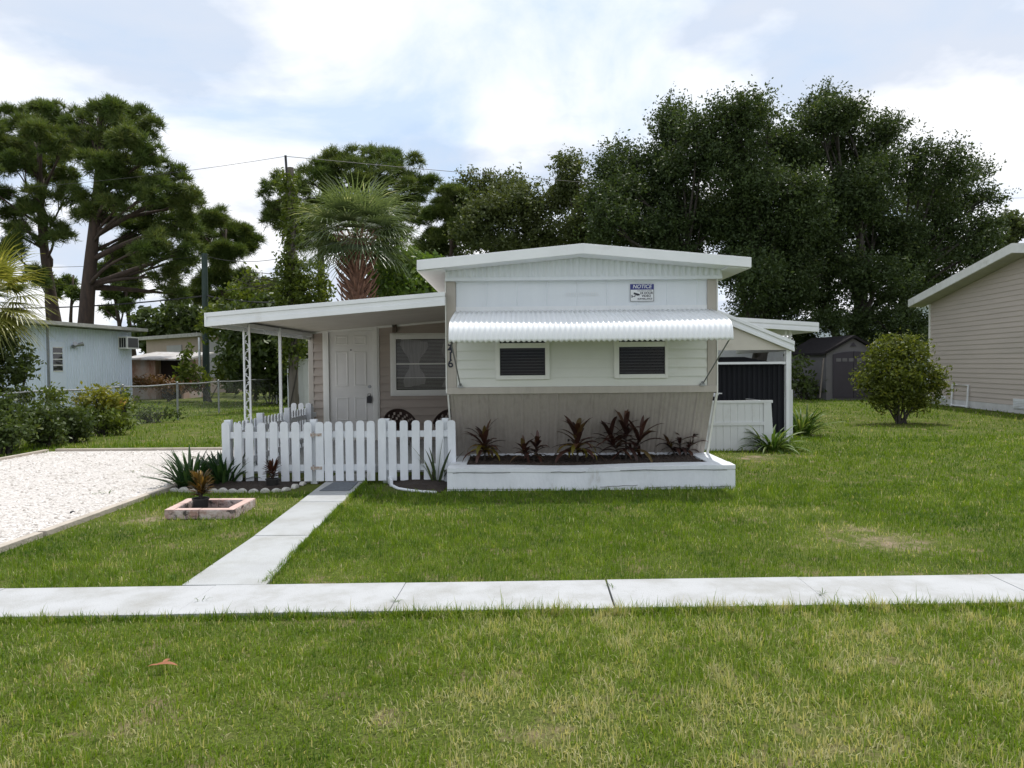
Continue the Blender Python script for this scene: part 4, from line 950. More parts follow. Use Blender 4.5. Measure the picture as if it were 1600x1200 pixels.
m = MB().tube([P(1281, 622, 29.2), P(1287, 560, 29.8)], .03, 6); tag(m.build('wooden_pole', POLEW, origin=P(1281, 622, 29.2)), 'thin pale pole leaning on the side of the grey shed', 'pole')

# white vinyl fence panels and far white house
def vpanel(px0, px1, py0, Y, label, back=0, roofish=False):
    a, b = P(px0, 600, Y).x, P(px1, 600, Y).x; z = P((px0+px1)/2, py0, Y).z; f_ = Frame((0, Y, 0), (1, 0, 0), (0, -1, 0))
    r = empty('vinyl_fence', ((a+b)/2, Y, 0), label, 'fence'); m = MB(); f_.ribs(m, a, b, .03, z, .30, .012, ((0, 0), (.03, 1), (.95, 1), (.98, 0))); m.box((a, Y+.002, .03), (b, Y+.04, z)); m.build('panel', FENCEV, r)
    m = MB(); f_.box(m, a-.03, b+.03, z, z+.06, -.05, .03); m.build('cap_rail', FENCEV, r)
vpanel(449, 482, 563, 27.5, 'white vinyl fence panel seen past the left corner of the porch room')
vpanel(1085, 1300, 541, 36, 'white fence panel between the carport and the garden shed')
fh = empty('white_house', (25, 46, 0), 'pale white sided house hidden behind oak branches left of the beige house', 'house')
m = MB(); a, b = P(1300, 600, 44).x, P(1500, 600, 44).x; zt1 = P(1300, 502, 44).z; zt2 = P(1455, 472, 44).z
f_ = Frame((0, 44, 0), (1, 0, 0), (0, -1, 0)); 
zz = lambda u: zt1+(zt2-zt1)*(u-a)/(b-a)
f_.lap(m, lambda z: (a if z <= zt1 else min(b, a+(z-zt1)/(zt2-zt1)*(b-a)), b), 0, zt2, .2, .02); m.prism([(a, 44.01, 0), (b, 44.01, 0), (b, 44.01, zt2), (a, 44.01, zt1)], (0, 6, 0)); m.build('wall', WHITEBLUE, fh)
m = MB().hexa([(a-.3, 43.6, zt1), (b, 43.6, zt2), (b, 50, zt2), (a-.3, 50, zt1), (a-.3, 43.6, zt1+.16), (b, 43.6, zt2+.16), (b, 50, zt2+.5), (a-.3, 50, zt1+.5)]); m.build('roof', WHITE, fh)

# ------------------------------------------------------------ neighbours on the left
lt = empty('pale_trailer', (-16.4, 27, 0), 'pale blue white ribbed trailer home with an air conditioner, behind the left hedge', 'house')
cc = G(207, 629); L2 = 13.0
fl = Frame(cc-vd*L2, vd, (1, -.103, 0)); zr2 = P(207, 519, cc.y).z
m = MB(); fl.ribs(m, 0, L2, .0, zr2, .16, .022, ((0, 0), (.06, 1), (.16, 1), (.22, 0)))
m.prism([fl.p(0, 0, -.01), fl.p(L2, 0, -.01), fl.p(L2, zr2, -.01), fl.p(0, zr2, -.01)], (-7, .72, 0)); m.build('wall', WHITEBLUE, lt)
m = MB(); m.hexa([fl.p(-.3, zr2+.03, .62), fl.p(L2+.35, zr2+.03, .62), fl.p(L2+.35, zr2+.03, -7), fl.p(-.3, zr2+.03, -7), fl.p(-.3, zr2+.17, .62), fl.p(L2+.35, zr2+.17, .62), fl.p(L2+.35, zr2+.22, -7), fl.p(-.3, zr2+.22, -7)]); m.build('roof', ROOFG, lt)
def lpx(px, py):
    d = ray(px, py); o = Vector((0, 0, CH)); t = (fl.o-o).dot(fl.n)/d.dot(fl.n); p = o+d*t; return (p-fl.o).dot(fl.u), p.z
u0, _ = lpx(77, 600); u1, _ = lpx(101, 600); _, zt_ = lpx(88, 533)
m = MB(); fl.box(m, u0, u1, .15, zt_, .022, .06); dr_ = m.build('door', WHITEBLUE, lt, bevel=.01)
v0, z0 = lpx(81, 580); v1, z1 = lpx(95, 543); m = MB(); fl.box(m, v0, v1, z0, z1, .06, .066); dw_ = m.build('door_window', GLASS, dr_)
m = MB()
for k in range(5): zz_ = z0+(z1-z0)*k/4; fl.box(m, v0, v1, zz_-.02, zz_+.02, .066, .085)
m.build('louvre', TRIMW, dr_)
u0, z0 = lpx(184.5, 545); u1, z1 = lpx(202, 527); m = MB(); fl.box(m, u0, u1, z0, z1, .0, .45); ac = m.build('air_conditioner', TRIMW, lt)
m = MB(); fl.box(m, u0+.05, u1-.05, z0+.06, z1-.06, .45, .46)
for w_ in (0.06, .17, .28): m.add([fl.p(u0-.004, z0+.06, w_), fl.p(u0-.004, z0+.06, w_+.09), fl.p(u0-.004, z1-.06, w_+.09), fl.p(u0-.004, z1-.06, w_)], [(0, 1, 2, 3)])
m.build('grille', DARK, ac)
u0, z0 = lpx(113, 541); m = MB()
m.tube([fl.p(u0, z0, .02), fl.p(u0, z0, .12)], .08, 8); m.tube([fl.p(u0-.05, z0+.03, .12), fl.p(u0-.22, z0+.1, .3)], [.05, .09], 8); m.tube([fl.p(u0+.05, z0+.03, .12), fl.p(u0+.25, z0+.1, .3)], [.05, .09], 8); m.build('flood_lamp', STEEL, lt)
m = MB(); u0, _ = lpx(76, 600); fl.box(m, u0-.1, u0-.03, 0, zr2, .02, .08); m.build('downpipe', STEEL, lt)
# tan flat roofed house
th = empty('tan_house', (P(290, 600, 46).x, 46, 0), 'tan flat roofed house with grey shutters beyond the chain link fence', 'house')
a, b, c_ = P(230, 600, 50), P(318, 600, 45), P(395, 600, 49)
A, B_, Cc = Vector((a.x, 50, 0)), Vector((b.x, 45, 0)), Vector((c_.x, 49, 0)); ht = P(318, 526, 45).z
m = MB().prism([A, B_, Cc, Cc+A-B_], (0, 0, ht)); m.build('wall', TANH, th)
m = MB().prism([A+Vector((-.4, -.3, ht)), B_+Vector((0, -.7, ht)), Cc+Vector((.4, -.3, ht)), Cc+A-B_+Vector((0, .6, ht))], (0, 0, .22)); m.build('roof', ROOFG, th)
fw = Frame(A, B_-A, Vector(((B_-A).y, -(B_-A).x, 0))); Lw = (B_-A).length
m = MB(); fw.box(m, Lw*.40, Lw*.66, ht-2.3, ht-.45, 0, .06); m.build('shutter', GREYD, th)
fw = Frame(B_, Cc-B_, Vector(((Cc-B_).y, -(Cc-B_).x, 0))); Lw = (Cc-B_).length
m = MB(); fw.box(m, Lw*.08, Lw*.48, ht-2.6, ht-.2, 0, .06)
for k in range(6): fw.box(m, Lw*.08, Lw*.48, ht-2.5+k*.4, ht-2.47+k*.4, .06, .07)
m.build('garage_door', GREYD, th)
ru = empty('rusty_shed', (P(245, 600, 38).x, 38, 0), 'low rusty sheet metal shed with an open dark front next to the tan house', 'shed')
x0, x1, x2 = P(205, 600, 37).x, P(243, 600, 37).x, P(285, 600, 37).x; zt_ = P(240, 562, 37).z
m = MB().box((x0, 37, 0), (x1, 40, zt_)); m.box((x2-.1, 37.1, 0), (x2, 40, zt_)); m.box((x1, 39.9, 0), (x2, 40, zt_)); m.build('wall', RUST, ru)
m = MB().hexa([(x0-.3, 36.6, zt_), (x2+.3, 36.6, zt_-.05), (x2+.3, 40.3, zt_+.35), (x0-.3, 40.3, zt_+.4), (x0-.3, 36.6, zt_+.08), (x2+.3, 36.6, zt_+.03), (x2+.3, 40.3, zt_+.43), (x0-.3, 40.3, zt_+.48)]); m.build('roof', pm('corrugated_roof', (.55, .55, .55), (.40, .36, .33), 3, .5, dirt=(.25, .13, .08), dscale=2), ru)
m = MB().box((x1+.01, 37.6, 0), (x2-.11, 37.7, zt_-.02)); m.build('shade_panel', pm('painted_shed_shade', (.03, .018, .016), None, 3, .9), ru)  # dark panel across the open front, painting the shade inside the shed

# chain link fence
cf = empty('chain_link_fence', (-10.1, 22, 0), 'grey chain link fence with steel posts running back along the left lawn', 'fence')
y0, y1 = 11.5, 31.0; FXc = -10.1; FH = 1.08
m = MB().add([(FXc, y0, .03), (FXc, y1, .03), (FXc, y1, FH), (FXc, y0, FH)], [(0, 1, 2, 3)]); m.build('mesh', LINK, cf)
m = MB().add([(FXc, y1, .03), (-7.2, y1+.01, .03), (-7.2, y1+.01, FH), (FXc, y1, FH)], [(0, 1, 2, 3)]); 
pts = [(FXc, y0+(y1-y0)*i/30, FH+.012*math.sin(i*1.3)) for i in range(31)]; m = MB().tube(pts, .021, 8); m.build('top_rail', STEEL, cf)
for y in np.arange(12.6, 31.2, 3.05): m = MB().tube([(FXc+.03, y, 0), (FXc+.03, y, FH+.04)], .03, 8); m.ball((FXc+.03, y, FH+.05), .035); m.build('post', STEEL, cf)

# utility poles and wires
up = empty('utility_pole', Vector((P(459, 620, 27).x, 27, 0)), 'weathered wooden utility pole wrapped in climbing vine behind the porch roof', 'pole', 'utility poles')
pb = up.location.copy(); ztop = P(458, 262, 27).z
m = MB().tube([(pb.x, pb.y, 0), (pb.x+.02, pb.y, ztop)], [.18, .12], 12); m.build('pole', POLEW, up)
m = MB().tube([(pb.x-.12, pb.y, ztop-.3), (pb.x-.16, pb.y, ztop+.45)], .045, 8); m.build('insulator', DARK, up)
gp = P(323, 620, 34); g_ = empty('utility_pole', (gp.x, 34, 0), 'dark green utility pole in front of the pines left of the porch', 'pole', 'utility poles')
m = MB().tube([(gp.x, 34, 0), (gp.x+.02, 34, P(323, 396, 34).z)], [.17, .13], 12); m.build('pole', POLEG, g_); m = MB().box((gp.x-.25, 33.75, .6), (gp.x-.18, 33.85, 3.0)); m.build('conduit', WHITE, g_)
def wire(a, b, sagm, label, r=.012):
    a, b = Vector(a), Vector(b); pts = [a.lerp(b, t)-Vector((0, 0, sagm*4*t*(1-t))) for t in np.linspace(0, 1, 16)]
    tag(MB().tube(pts, r, 5).build('overhead_wire', WIREM, origin=a), label, 'wire', 'overhead wires')
ptop = Vector((pb.x-.16, pb.y, ztop+.42))
wire(P(-150, 300, 34), ptop, .3, 'topmost thin overhead wire running left from the vine covered pole', .008)
wire(ptop, P(1700, 305, 60), .8, 'thin overhead wire running right from the pole behind the oaks', .012)
gtop = Vector((gp.x, 34, P(323, 399, 34).z))
wire(P(-60, 412, 40), gtop, .35, 'overhead wire reaching the top of the green pole from the left')
wire(gtop, Vector((pb.x, 27, P(459, 400, 27).z)), .25, 'overhead wire between the tops of the green pole and the vine covered pole')
wire(P(-60, 480, 40), P(323, 462, 34), .25, 'thick dark lower cable crossing behind the pine trunks', .035)
wire(P(323, 462, 34), Vector((pb.x, 27, P(459, 472, 27).z)), .12, 'thick low cable from the green pole to the vine covered pole', .03)
wire(P(-60, 440, 40), P(323, 432, 34), .25, 'middle thin wire between pine crowns and trailer roof')

# ------------------------------------------------------------ foliage engines
def leaf_quads(Pn, size, rd, up_bias=.3, asp=.5):
    n = len(Pn); u = unit(n); nn = nrm(unit(n)+np.array([0, 0, up_bias])); v = nrm(np.cross(nn, u)); u = np.cross(v, nn)
    s_ = (size*(.6+.8*rng.rand(n)))[:, None]
    V = np.stack([Pn-u*s_, Pn+v*s_*asp, Pn+u*s_, Pn-v*s_*asp], 1).reshape(-1, 3); return V, np.repeat(rd, 4)
def cloud_points(cl, n, twig=9, tl=.5, spread=.12, inner=.35, up=.35):
    """leaf positions along outward twigs of a set of ellipsoid clumps; cl rows: cx cy cz rx ry rz"""
    cl = np.asarray(cl, float); w = (cl[:, 3]*cl[:, 5]); w = w/w.sum(); nt_ = max(4, n//twig)
    idx = rng.choice(len(cl), nt_, p=w); d = unit(nt_)
    rr = np.where(rng.rand(nt_) < inner, rng.rand(nt_)**.6, .72+.30*rng.rand(nt_))
    base = cl[idx, :3]+d*cl[idx, 3:6]*rr[:, None]
    out = nrm(d+.6*unit(nt_)+np.array([0, 0, up])); L = tl*(.4+1.0*rng.rand(nt_))
    t = rng.rand(nt_, twig)
    pts = base[:, None, :]+out[:, None, :]*(t*L[:, None])[..., None]+rng.normal(size=(nt_, twig, 3))*spread
    rd = np.clip(np.repeat(rng.rand(nt_), twig)*.6+rng.rand(nt_*twig)*.4, 0, 1)
    return pts.reshape(-1, 3), rd
def clumps_px(lst, Y, dsp=1.0):
    """(px,py,rx,ry[,dy]) picture ellipses at depth Y -> clumps in the place"""
    out = []
    for c in lst:
        yy = Y+(c[4] if len(c) > 4 else (rng.rand()-.5)*2*dsp); p = P(c[0], c[1], yy); s_ = yy/F
        out.append((p.x, p.y, p.z, c[2]*s_, (c[2]+c[3])*.5*s_*1.0, c[3]*s_))
    return out
def limbs(m, base, cl, r0, fork=.45, k=7, top=None, wob=.4, lr=.42, lo=.22):
    """trunk and curved limbs from base to every clump"""
    cl = np.asarray(cl); cz = cl[:, 2].max(); cx, cy = np.average(cl[:, 0]), np.average(cl[:, 1])
    tp = Vector(top) if top else Vector((base[0]*.6+cx*.4, base[1]*.6+cy*.4, cz-.4))
    b = Vector(base); tr = [b.lerp(tp, t)+Vector((wob*.3*math.sin(t*5+b.x), wob*.3*math.cos(t*4), 0))*(t > 0) for t in np.linspace(0, 1, 9)]
    m.tube(tr, [r0*(1.25 if i == 0 else 1)*(1-.75*i/8) for i in range(9)], 10)
    for c in cl:
        e = Vector(c[:3]); zf = min(max(lo, min((e.z-b.z)/(tp.z-b.z), 1.25)-fork*(.5+.5*rng.rand())), .95); j = zf*8; i = int(j)
        s_ = tr[i].lerp(tr[min(i+1, 8)], j-i); mid = s_.lerp(e, .5)+Vector((rng.normal()*wob*.6, rng.normal()*wob*.6, -.1+rng.rand()*wob))
        rr = r0*(1-.75*zf)*lr*(1.7 if (lo > .3 and rng.rand() < .3) else 1)
        q = [s_*(1-t)**2+mid*2*t*(1-t)+e*t*t for t in np.linspace(0, 1, 7)]
        m.tube(q, [rr*(1-.8*t)+.012 for t in np.linspace(0, 1, 7)], 6)
        for _ in range(3):
            o_ = Vector(unit(1)[0])*float(np.mean(c[3:6]))*.8; o_.z = abs(o_.z)*.6; st_ = q[4]; m.tube([st_, st_.lerp(e+o_, .5)+Vector((0, 0, .15)), e+o_], [rr*.35+.01, rr*.2+.01, .01], 5)
def split(cl, k, f, flat=1.0):
    out = []
    for c in cl:
        for _ in range(k):
            d = unit(1)[0]*(.35+.6*rng.rand()); q = f*(.7+.6*rng.rand())
            out.append((c[0]+d[0]*c[3], c[1]+d[1]*c[4], c[2]+d[2]*c[5], c[3]*q, c[4]*q, c[5]*q*flat))
    return out
def leafy_tree(name, label, cl, base, r0, n, size, mat, bark=BARKG, cat='tree', group=None, **kw):
    r = empty(name, (base[0], base[1], 0), label, cat, group); m = MB(); cza = np.asarray(cl); limbs(m, (base[0], base[1], -.1), cl, r0, top=(base[0]*.7+cza[:, 0].mean()*.3, base[1]*.6+cza[:, 1].mean()*.4, cza[:, 2].max()*.62), lr=.5, wob=.9); m.build('trunk', bark, r, smooth=True)
    p, rd = cloud_points(split(cl, 7, .42), int(n*2.3), **dict(dict(twig=13, spread=.09, up=.35), **kw)); V, q = leaf_quads(p, size*.58, rd); npmesh('crown', V, 4, mat, r, q); return r
def shrub(name, label, cl, n, size, mat, group=None, cat='shrub', stems=5, **kw):
    cl = np.asarray(cl); b = (float(np.mean(cl[:, 0])), float(np.mean(cl[:, 1])), 0); r = empty(name, b, label, cat, group); m = MB()
    for i in range(stems):
        c = cl[rng.randint(len(cl))]; e = Vector(c[:3])+Vector(unit(1)[0])*float(c[3])*.5; s_ = Vector((b[0]+rng.normal()*.06, b[1]+rng.normal()*.06, -.02)); m.tube([s_, s_.lerp(e, .5)+Vector((rng.normal()*.05, 0, .08)), e], [.028, .018, .008], 6)
    m.build('stems', BARKG, r); p, rd = cloud_points(cl, n, **kw); p[:, 2] = np.maximum(p[:, 2], .02); V, q = leaf_quads(p, size, rd); npmesh('foliage', V, 4, mat, r, q); return r
def pine(name, label, cl, base, r0, tufts, nl, mat=PINEL, group='pines behind the left trailer', top=None, nd=13, wid=.015, bark=BARK, fork=.3):
    r = empty(name, (base[0], base[1], 0), label, 'tree', group); m = MB(); limbs(m, (base[0], base[1], -.1), cl, r0, fork=fork*.55, top=top, lr=.30, lo=.40, wob=.7); m.build('trunk', bark, r, smooth=True)
    cl = np.asarray(split([(c[0], c[1], c[2]-.1*c[5], c[3]*1.10, c[4], c[5]*1.45) for c in cl], 11, .28, .9)); tufts = int(tufts*1.75); w = cl[:, 3]*cl[:, 5]; idx = rng.choice(len(cl), tufts, p=w/w.sum()); d = unit(tufts); d[:, 2] = np.where(rng.rand(tufts) < .75, np.abs(d[:, 2]), d[:, 2])
    rr = np.where(rng.rand(tufts) < .3, rng.rand(tufts)**.5, .8+.25*rng.rand(tufts))
    c = cl[idx, :3]+d*cl[idx, 3:6]*rr[:, None]; ax = nrm(d+np.array([0, 0, .7])+.4*unit(tufts))
    nd_ = nrm(ax[:, None, :]*.75+unit(tufts*nd).reshape(tufts, nd, 3)); L = nl*.70*(.6+.8*rng.rand(tufts, nd, 1)); sd = nrm(np.cross(nd_, unit(tufts*nd).reshape(tufts, nd, 3)))*wid
    c0 = c[:, None, :]+nd_*.02; V = np.stack([c0-sd, c0+sd, c0+nd_*L+sd*.4, c0+nd_*L-sd*.4], 2).reshape(-1, 3)
    rd = np.repeat(np.clip(rng.rand(tufts)*.7+.1, 0, 1), nd*4)+np.repeat(rng.rand(tufts*nd)*.25, 4); npmesh('crown', V, 4, mat, r, np.clip(rd, 0, 1)); return r

# ------------------------------------------------------------ trees, left
Y1 = 36.0
cA = clumps_px([(150, 185, 45, 28), (205, 205, 40, 30), (120, 225, 40, 24), (175, 250, 50, 26), (235, 245, 28, 22), (215, 290, 42, 26), (265, 275, 24, 18), (290, 300, 30, 22), (255, 335, 45, 26), (200, 345, 40, 22), (150, 325, 36, 22), (285, 350, 30, 22), (240, 385, 40, 20), (190, 395, 34, 18), (300, 390, 24, 16), (255, 435, 26, 16), (275, 460, 20, 14), (205, 440, 16, 12), (205, 225, 36, 24), (150, 230, 30, 20), (245, 300, 30, 20), (175, 300, 30, 20), (225, 365, 36, 20), (300, 320, 20, 16), (180, 180, 30, 18), (120, 195, 24, 16), (270, 410, 26, 18), (165, 430, 18, 12)], Y1, 2.5)
bA = P(130, 600, Y1); pine('pine_tree', 'largest spreading pine with thick dark trunk rising behind the pale trailer', cA, bA, .46, 5200, .42, PINEL)
cB = clumps_px([(75, 180, 40, 24), (35, 200, 40, 26), (5, 225, 36, 26), (60, 225, 45, 22), (25, 265, 40, 22), (85, 270, 40, 22), (55, 310, 30, 16), (20, 345, 36, 20), (80, 360, 34, 20), (0, 300, 24, 16), (-40, 210, 36, 30), (-45, 270, 40, 28), (20, 395, 28, 18), (60, 430, 22, 16), (-40, 340, 36, 26), (60, 205, 30, 18), (20, 240, 30, 20), (60, 250, 30, 18), (100, 235, 26, 18), (100, 310, 26, 16), (30, 370, 26, 16)], Y1+1.5, 2.5)
bB = P(93, 600, Y1+1.5); pine('pine_tree', 'pine at the left edge with flat layered crown and leaning trunk', cB, bB, .36, 4300, .42, PINEL)
cC = clumps_px([(335, 345, 26, 14), (365, 365, 26, 16), (390, 380, 20, 14), (330, 375, 30, 18), (360, 400, 30, 18), (335, 430, 30, 18), (375, 435, 24, 18), (310, 455, 22, 14), (345, 470, 30, 18), (395, 465, 18, 14)], 45, 2.5)
bC = P(360, 600, 45); pine('pine_tree', 'smaller rounded pine behind the green utility pole', cC, bC, .26, 3200, .5, PINEL)
for i, (px, ty, lab) in enumerate(((182, 408, 'thin far pine with sparse tufts just right of the thick pine trunk'), (200, 385, 'very tall bare stemmed far pine with few low tufts'), (77, 425, 'slim far pine trunk showing left of the leaning pine'), (112, 430, 'slim pale pine stem between the two thick pine trunks'))):
    Yf = 58; c = clumps_px([(px-10, ty+12, 14, 8), (px+10, ty+30, 15, 8), (px-8, ty+50, 13, 7), (px+14, ty+70, 12, 7), (px-14, ty+78, 11, 6), (px, ty, 14, 9)][:6 if i < 2 else 2], Yf, .8)
    b = P(px+6, 600, Yf); pine('pine_tree', lab, c, b, .24, 520 if i < 2 else 150, .5, PINEL, top=tuple(P(px, ty, Yf)), nd=11, wid=.04)
cD = clumps_px([(540, 243, 40, 15), (590, 250, 42, 16), (635, 268, 36, 16), (660, 295, 28, 14), (495, 265, 36, 16), (455, 290, 36, 18), (430, 315, 24, 22), (560, 275, 50, 16), (610, 300, 50, 16), (500, 300, 45, 18), (445, 345, 30, 18), (470, 370, 26, 18), (520, 330, 50, 20), (590, 340, 50, 18), (650, 340, 30, 14), (430, 330, 20, 18), (520, 262, 40, 16), (600, 275, 40, 18), (470, 330, 34, 18), (570, 320, 46, 18), (500, 375, 30, 16), (620, 370, 34, 16)], 42, 2.5)
bD = P(500, 600, 42); pine('pine_tree', 'broad rounded pine crown behind the fan palm', cD, bD, .34, 4600, .42, PINEL, fork=.2)
cE = clumps_px([(700, 305, 28, 14), (725, 325, 28, 16), (690, 335, 30, 16), (735, 350, 26, 14), (700, 365, 34, 16), (670, 385, 30, 14)], 40, 1.5)
bE = P(705, 600, 40); pine('pine_tree', 'small pine between the fan palm and the white gable roof', cE, bE, .22, 1900, .4, PINEL)
leafy_tree('oak_tree', 'grey green oak with airy top directly behind the left half of the gable', clumps_px([(745, 300, 34, 26), (790, 295, 34, 24), (825, 310, 32, 24), (760, 335, 45, 26), (810, 345, 45, 28), (850, 360, 28, 26), (730, 370, 40, 24), (790, 385, 50, 22), (700, 390, 30, 20)], 40, 2), P(790, 600, 40), .3, 15000, .15, OAKL2, group='oaks', tl=.7, inner=.4)
leafy_tree('oak_tree', 'slender open oak standing between the broad oaks behind the gable peak', clumps_px([(885, 262, 22, 18), (895, 290, 28, 18), (880, 320, 26, 20), (915, 325, 24, 22), (895, 355, 34, 22), (925, 370, 26, 20), (865, 380, 28, 16), (910, 390, 30, 18)], 38, 1.5), P(903, 600, 38), .24, 9000, .14, OAKL2, group='oaks', tl=.6, inner=.3)
# dark understory and vines behind the porch
shrub('hedge_tree', 'dense dark green thicket behind the porch posts', clumps_px([(375, 548, 26, 26), (410, 540, 45, 38), (455, 530, 40, 38), (395, 500, 40, 24), (440, 490, 40, 22), (385, 588, 22, 18), (430, 590, 40, 24), (470, 575, 25, 40)], 31, 1.2), 15000, .13, HEDGEL, inner=.5, tl=.4)
shrub('hedge_tree', 'light green shrubby trees in front of the pines above the porch roof', clumps_px([(400, 455, 26, 20), (430, 465, 30, 18), (380, 480, 30, 18), (350, 500, 28, 20), (415, 490, 30, 20)], 33, 1), 6000, .12, VINEL, inner=.4, tl=.5)
shrub('hedge_tree', 'bright green leafy shrub right of the palm trunk above the porch roof', clumps_px([(620, 420, 34, 26), (655, 430, 30, 24), (600, 445, 28, 22), (640, 460, 45, 26), (670, 455, 24, 22), (690, 470, 30, 24)], 24, .8), 9000, .10, BRIGHTL, inner=.4, tl=.35)
shrub('hedge_tree', 'bushy green growth beyond the pale trailer roof', clumps_px([(245, 500, 34, 14), (285, 492, 30, 18), (305, 510, 30, 20), (250, 525, 40, 22), (222, 530, 16, 12), (335, 498, 24, 18), (365, 505, 24, 18)], 55, 1.5), 8000, .2, HEDGEL, inner=.4, tl=.5)
shrub('hedge_tree', 'green bush in front of the tan house by the green pole', clumps_px([(293, 566, 7, 16), (300, 590, 14, 9), (352, 582, 14, 16), (368, 585, 18, 18)], 33, .4), 1700, .11, VINEL, inner=.4, tl=.4)
shrub('hedge_tree', 'reddish dry vine heap below the rusty shed', clumps_px([(225, 598, 20, 4), (260, 600, 28, 4), (300, 602, 20, 4)], 34, .3), 1500, .09, REDL, inner=.4, tl=.15)
# vine on the pole
rv = empty('climbing_vine', (pb.x, pb.y, 0), 'dense climbing vine mass wrapped round the wooden pole', 'vine')
zz1 = P(459, 330, 27).z
pc = [(pb.x+.1*math.sin(z*2), pb.y-.05, z, .26 if z > 5.2 else .34, .25, .45) for z in np.arange(2, ztop-.4, .45)]+clumps_px([(482, 430, 26, 24), (490, 460, 28, 24), (455, 440, 20, 30), (462, 475, 34, 22)], 27, .2)
p, rd = cloud_points(pc, 9000, tl=.25, inner=.3, spread=.08); V, q = leaf_quads(p, .075, rd); npmesh('leaves', V, 4, VINEL, rv, q)
m = MB()
for k in range(3): m.tube([(pb.x+.17*math.cos(z*1.3+k*2), pb.y+.17*math.sin(z*1.3+k*2), z) for z in np.arange(0, ztop-1, .4)], .03, 5)
for k in range(10): a = P(440+rng.rand()*10, 430+rng.rand()*40, 27); m.tube([a, a+Vector((-.5-rng.rand(), 0, .3*rng.normal())), a+Vector((-1.2-rng.rand(), 0, -.3+.5*rng.normal()))], .012, 4)
m.build('stems', BARKG, rv)

# fan palm
def fan_frond(V, Fa, Rn, hub, az, el, pet, L, nseg=26, droop=1.1, w=.035):
    h = np.array([math.cos(az), math.sin(az), 0.]); sd = np.array([-h[1], h[0], 0.]); hub = np.array(hub, float)
    d = h*math.cos(el)+np.array([0, 0, math.sin(el)]); tip = hub+d*pet; n_ = np.cross(sd, d)
    a0 = len(V); V += [hub-sd*.02, hub+sd*.02, tip+sd*.012, tip-sd*.012]; Rn += [.4]*4; Fa.append((a0, a0+1, a0+2, a0+3))
    rd0 = rng.rand()*.7
    for i in range(nseg):
        f = (i/(nseg-1)-.5)*2; ang = f*1.9; ll = L*(1-.35*abs(f))*(.85+.3*rng.rand()); dd = d*math.cos(ang)+sd*math.sin(ang)
        p = tip.copy(); e = dd.copy(); n0 = len(V); S = 4; sw = nrm(np.cross(dd, n_))*w
        for j in range(S+1):
            t = j/S; ww = (1-t*.85)*(.55 if j == 0 else 1); V.append(p-sw*ww*.5); V.append(p+sw*ww*.5); Rn += [min(1, rd0+rng.rand()*.12+(.4 if rng.rand() < .10 else 0))]*2
            p = p+e*ll/S; e = nrm(e+np.array([0, 0, -droop*.28*(.3+t)]))
        for j in range(S): q = n0+2*j; Fa.append((q, q+1, q+3, q+2))
def palm(label, cx, cz, Y, n, pet, L, mat, trunk=None, el=(-.5, 1.4), name='fan_palm', w=.04, azr=None):
    r = empty(name, (cx, Y, 0), label, 'palm tree'); V = []; Fa = []; Rn = []
    for i in range(n):
        az = i*2.4+rng.rand()*.5 if azr is None else azr[0]+(azr[1]-azr[0])*rng.rand(); e = el[1]-(el[1]-el[0])*((i+.5)/n)**.8
        fan_frond(V, Fa, Rn, (cx, Y, cz), az, e, pet*(.75+.4*rng.rand()), L*(.85+.3*rng.rand()), droop=1.0+.9*rng.rand(), w=w)
    npmesh('fronds', np.array(V), 4, mat, r, np.array(Rn), np.array(Fa)); return r
PYp = 22; pc_ = P(557, 366, PYp); pr_ = palm('cabbage palm with grey green fan fronds and red brown boots behind the porch roof', pc_.x, pc_.z, PYp, 64, 1.0, 1.3, PALML, el=(-.62, 1.3), w=.06)
m = MB(); m.tube([(pc_.x, PYp, 0), (pc_.x, PYp, pc_.z-.1)], [.25, .22], 12); m.build('trunk', BOOT, pr_)
m = MB(); kk = 0
for z in np.arange(2.2, pc_.z-.15, .055):
    for s_ in range(3):
        a = kk*2.4; kk += 1; h = Vector((math.cos(a), math.sin(a), 0)); sp3 = Vector((-h.y, h.x, 0)); b0_ = Vector((pc_.x, PYp, z))+h*.22; rad = .30+.18*rng.rand(); tpv = b0_+h*rad+Vector((0, 0, .34+.15*rng.rand())); tpv2 = tpv+h*.05+sp3*(.07 if kk % 2 else -.07)
        m.tube([b0_, b0_.lerp(tpv, .6)+h*.05, tpv], [.042, .030, .014], 4, True)
m.build('boots', BOOT, pr_)
# left edge palm with vines
pq = P(-25, 470, 15.0); palm('yellow green drooping palm fronds hanging in from the left edge', pq.x, pq.z, 15.0, 40, .62, .95, PALMY, el=(-.9, 1.3), w=.055)
m = MB().tube([(pq.x, 15.0, 0), (pq.x, 15.0, pq.z)], [.2, .17], 10); m.build('trunk', BOOT, [o for o in bpy.data.objects if o.name.startswith('fan_palm')][-1])
shrub('climbing_vine', 'leafy vine strands hanging below the palm fronds at the left edge', clumps_px([(4, 540, 12, 26), (34, 575, 8, 22), (46, 560, 7, 16), (4, 590, 16, 26)], 15.6, .3), 1500, .06, HEDGEL, cat='vine', inner=.4, tl=.25, spread=.06)

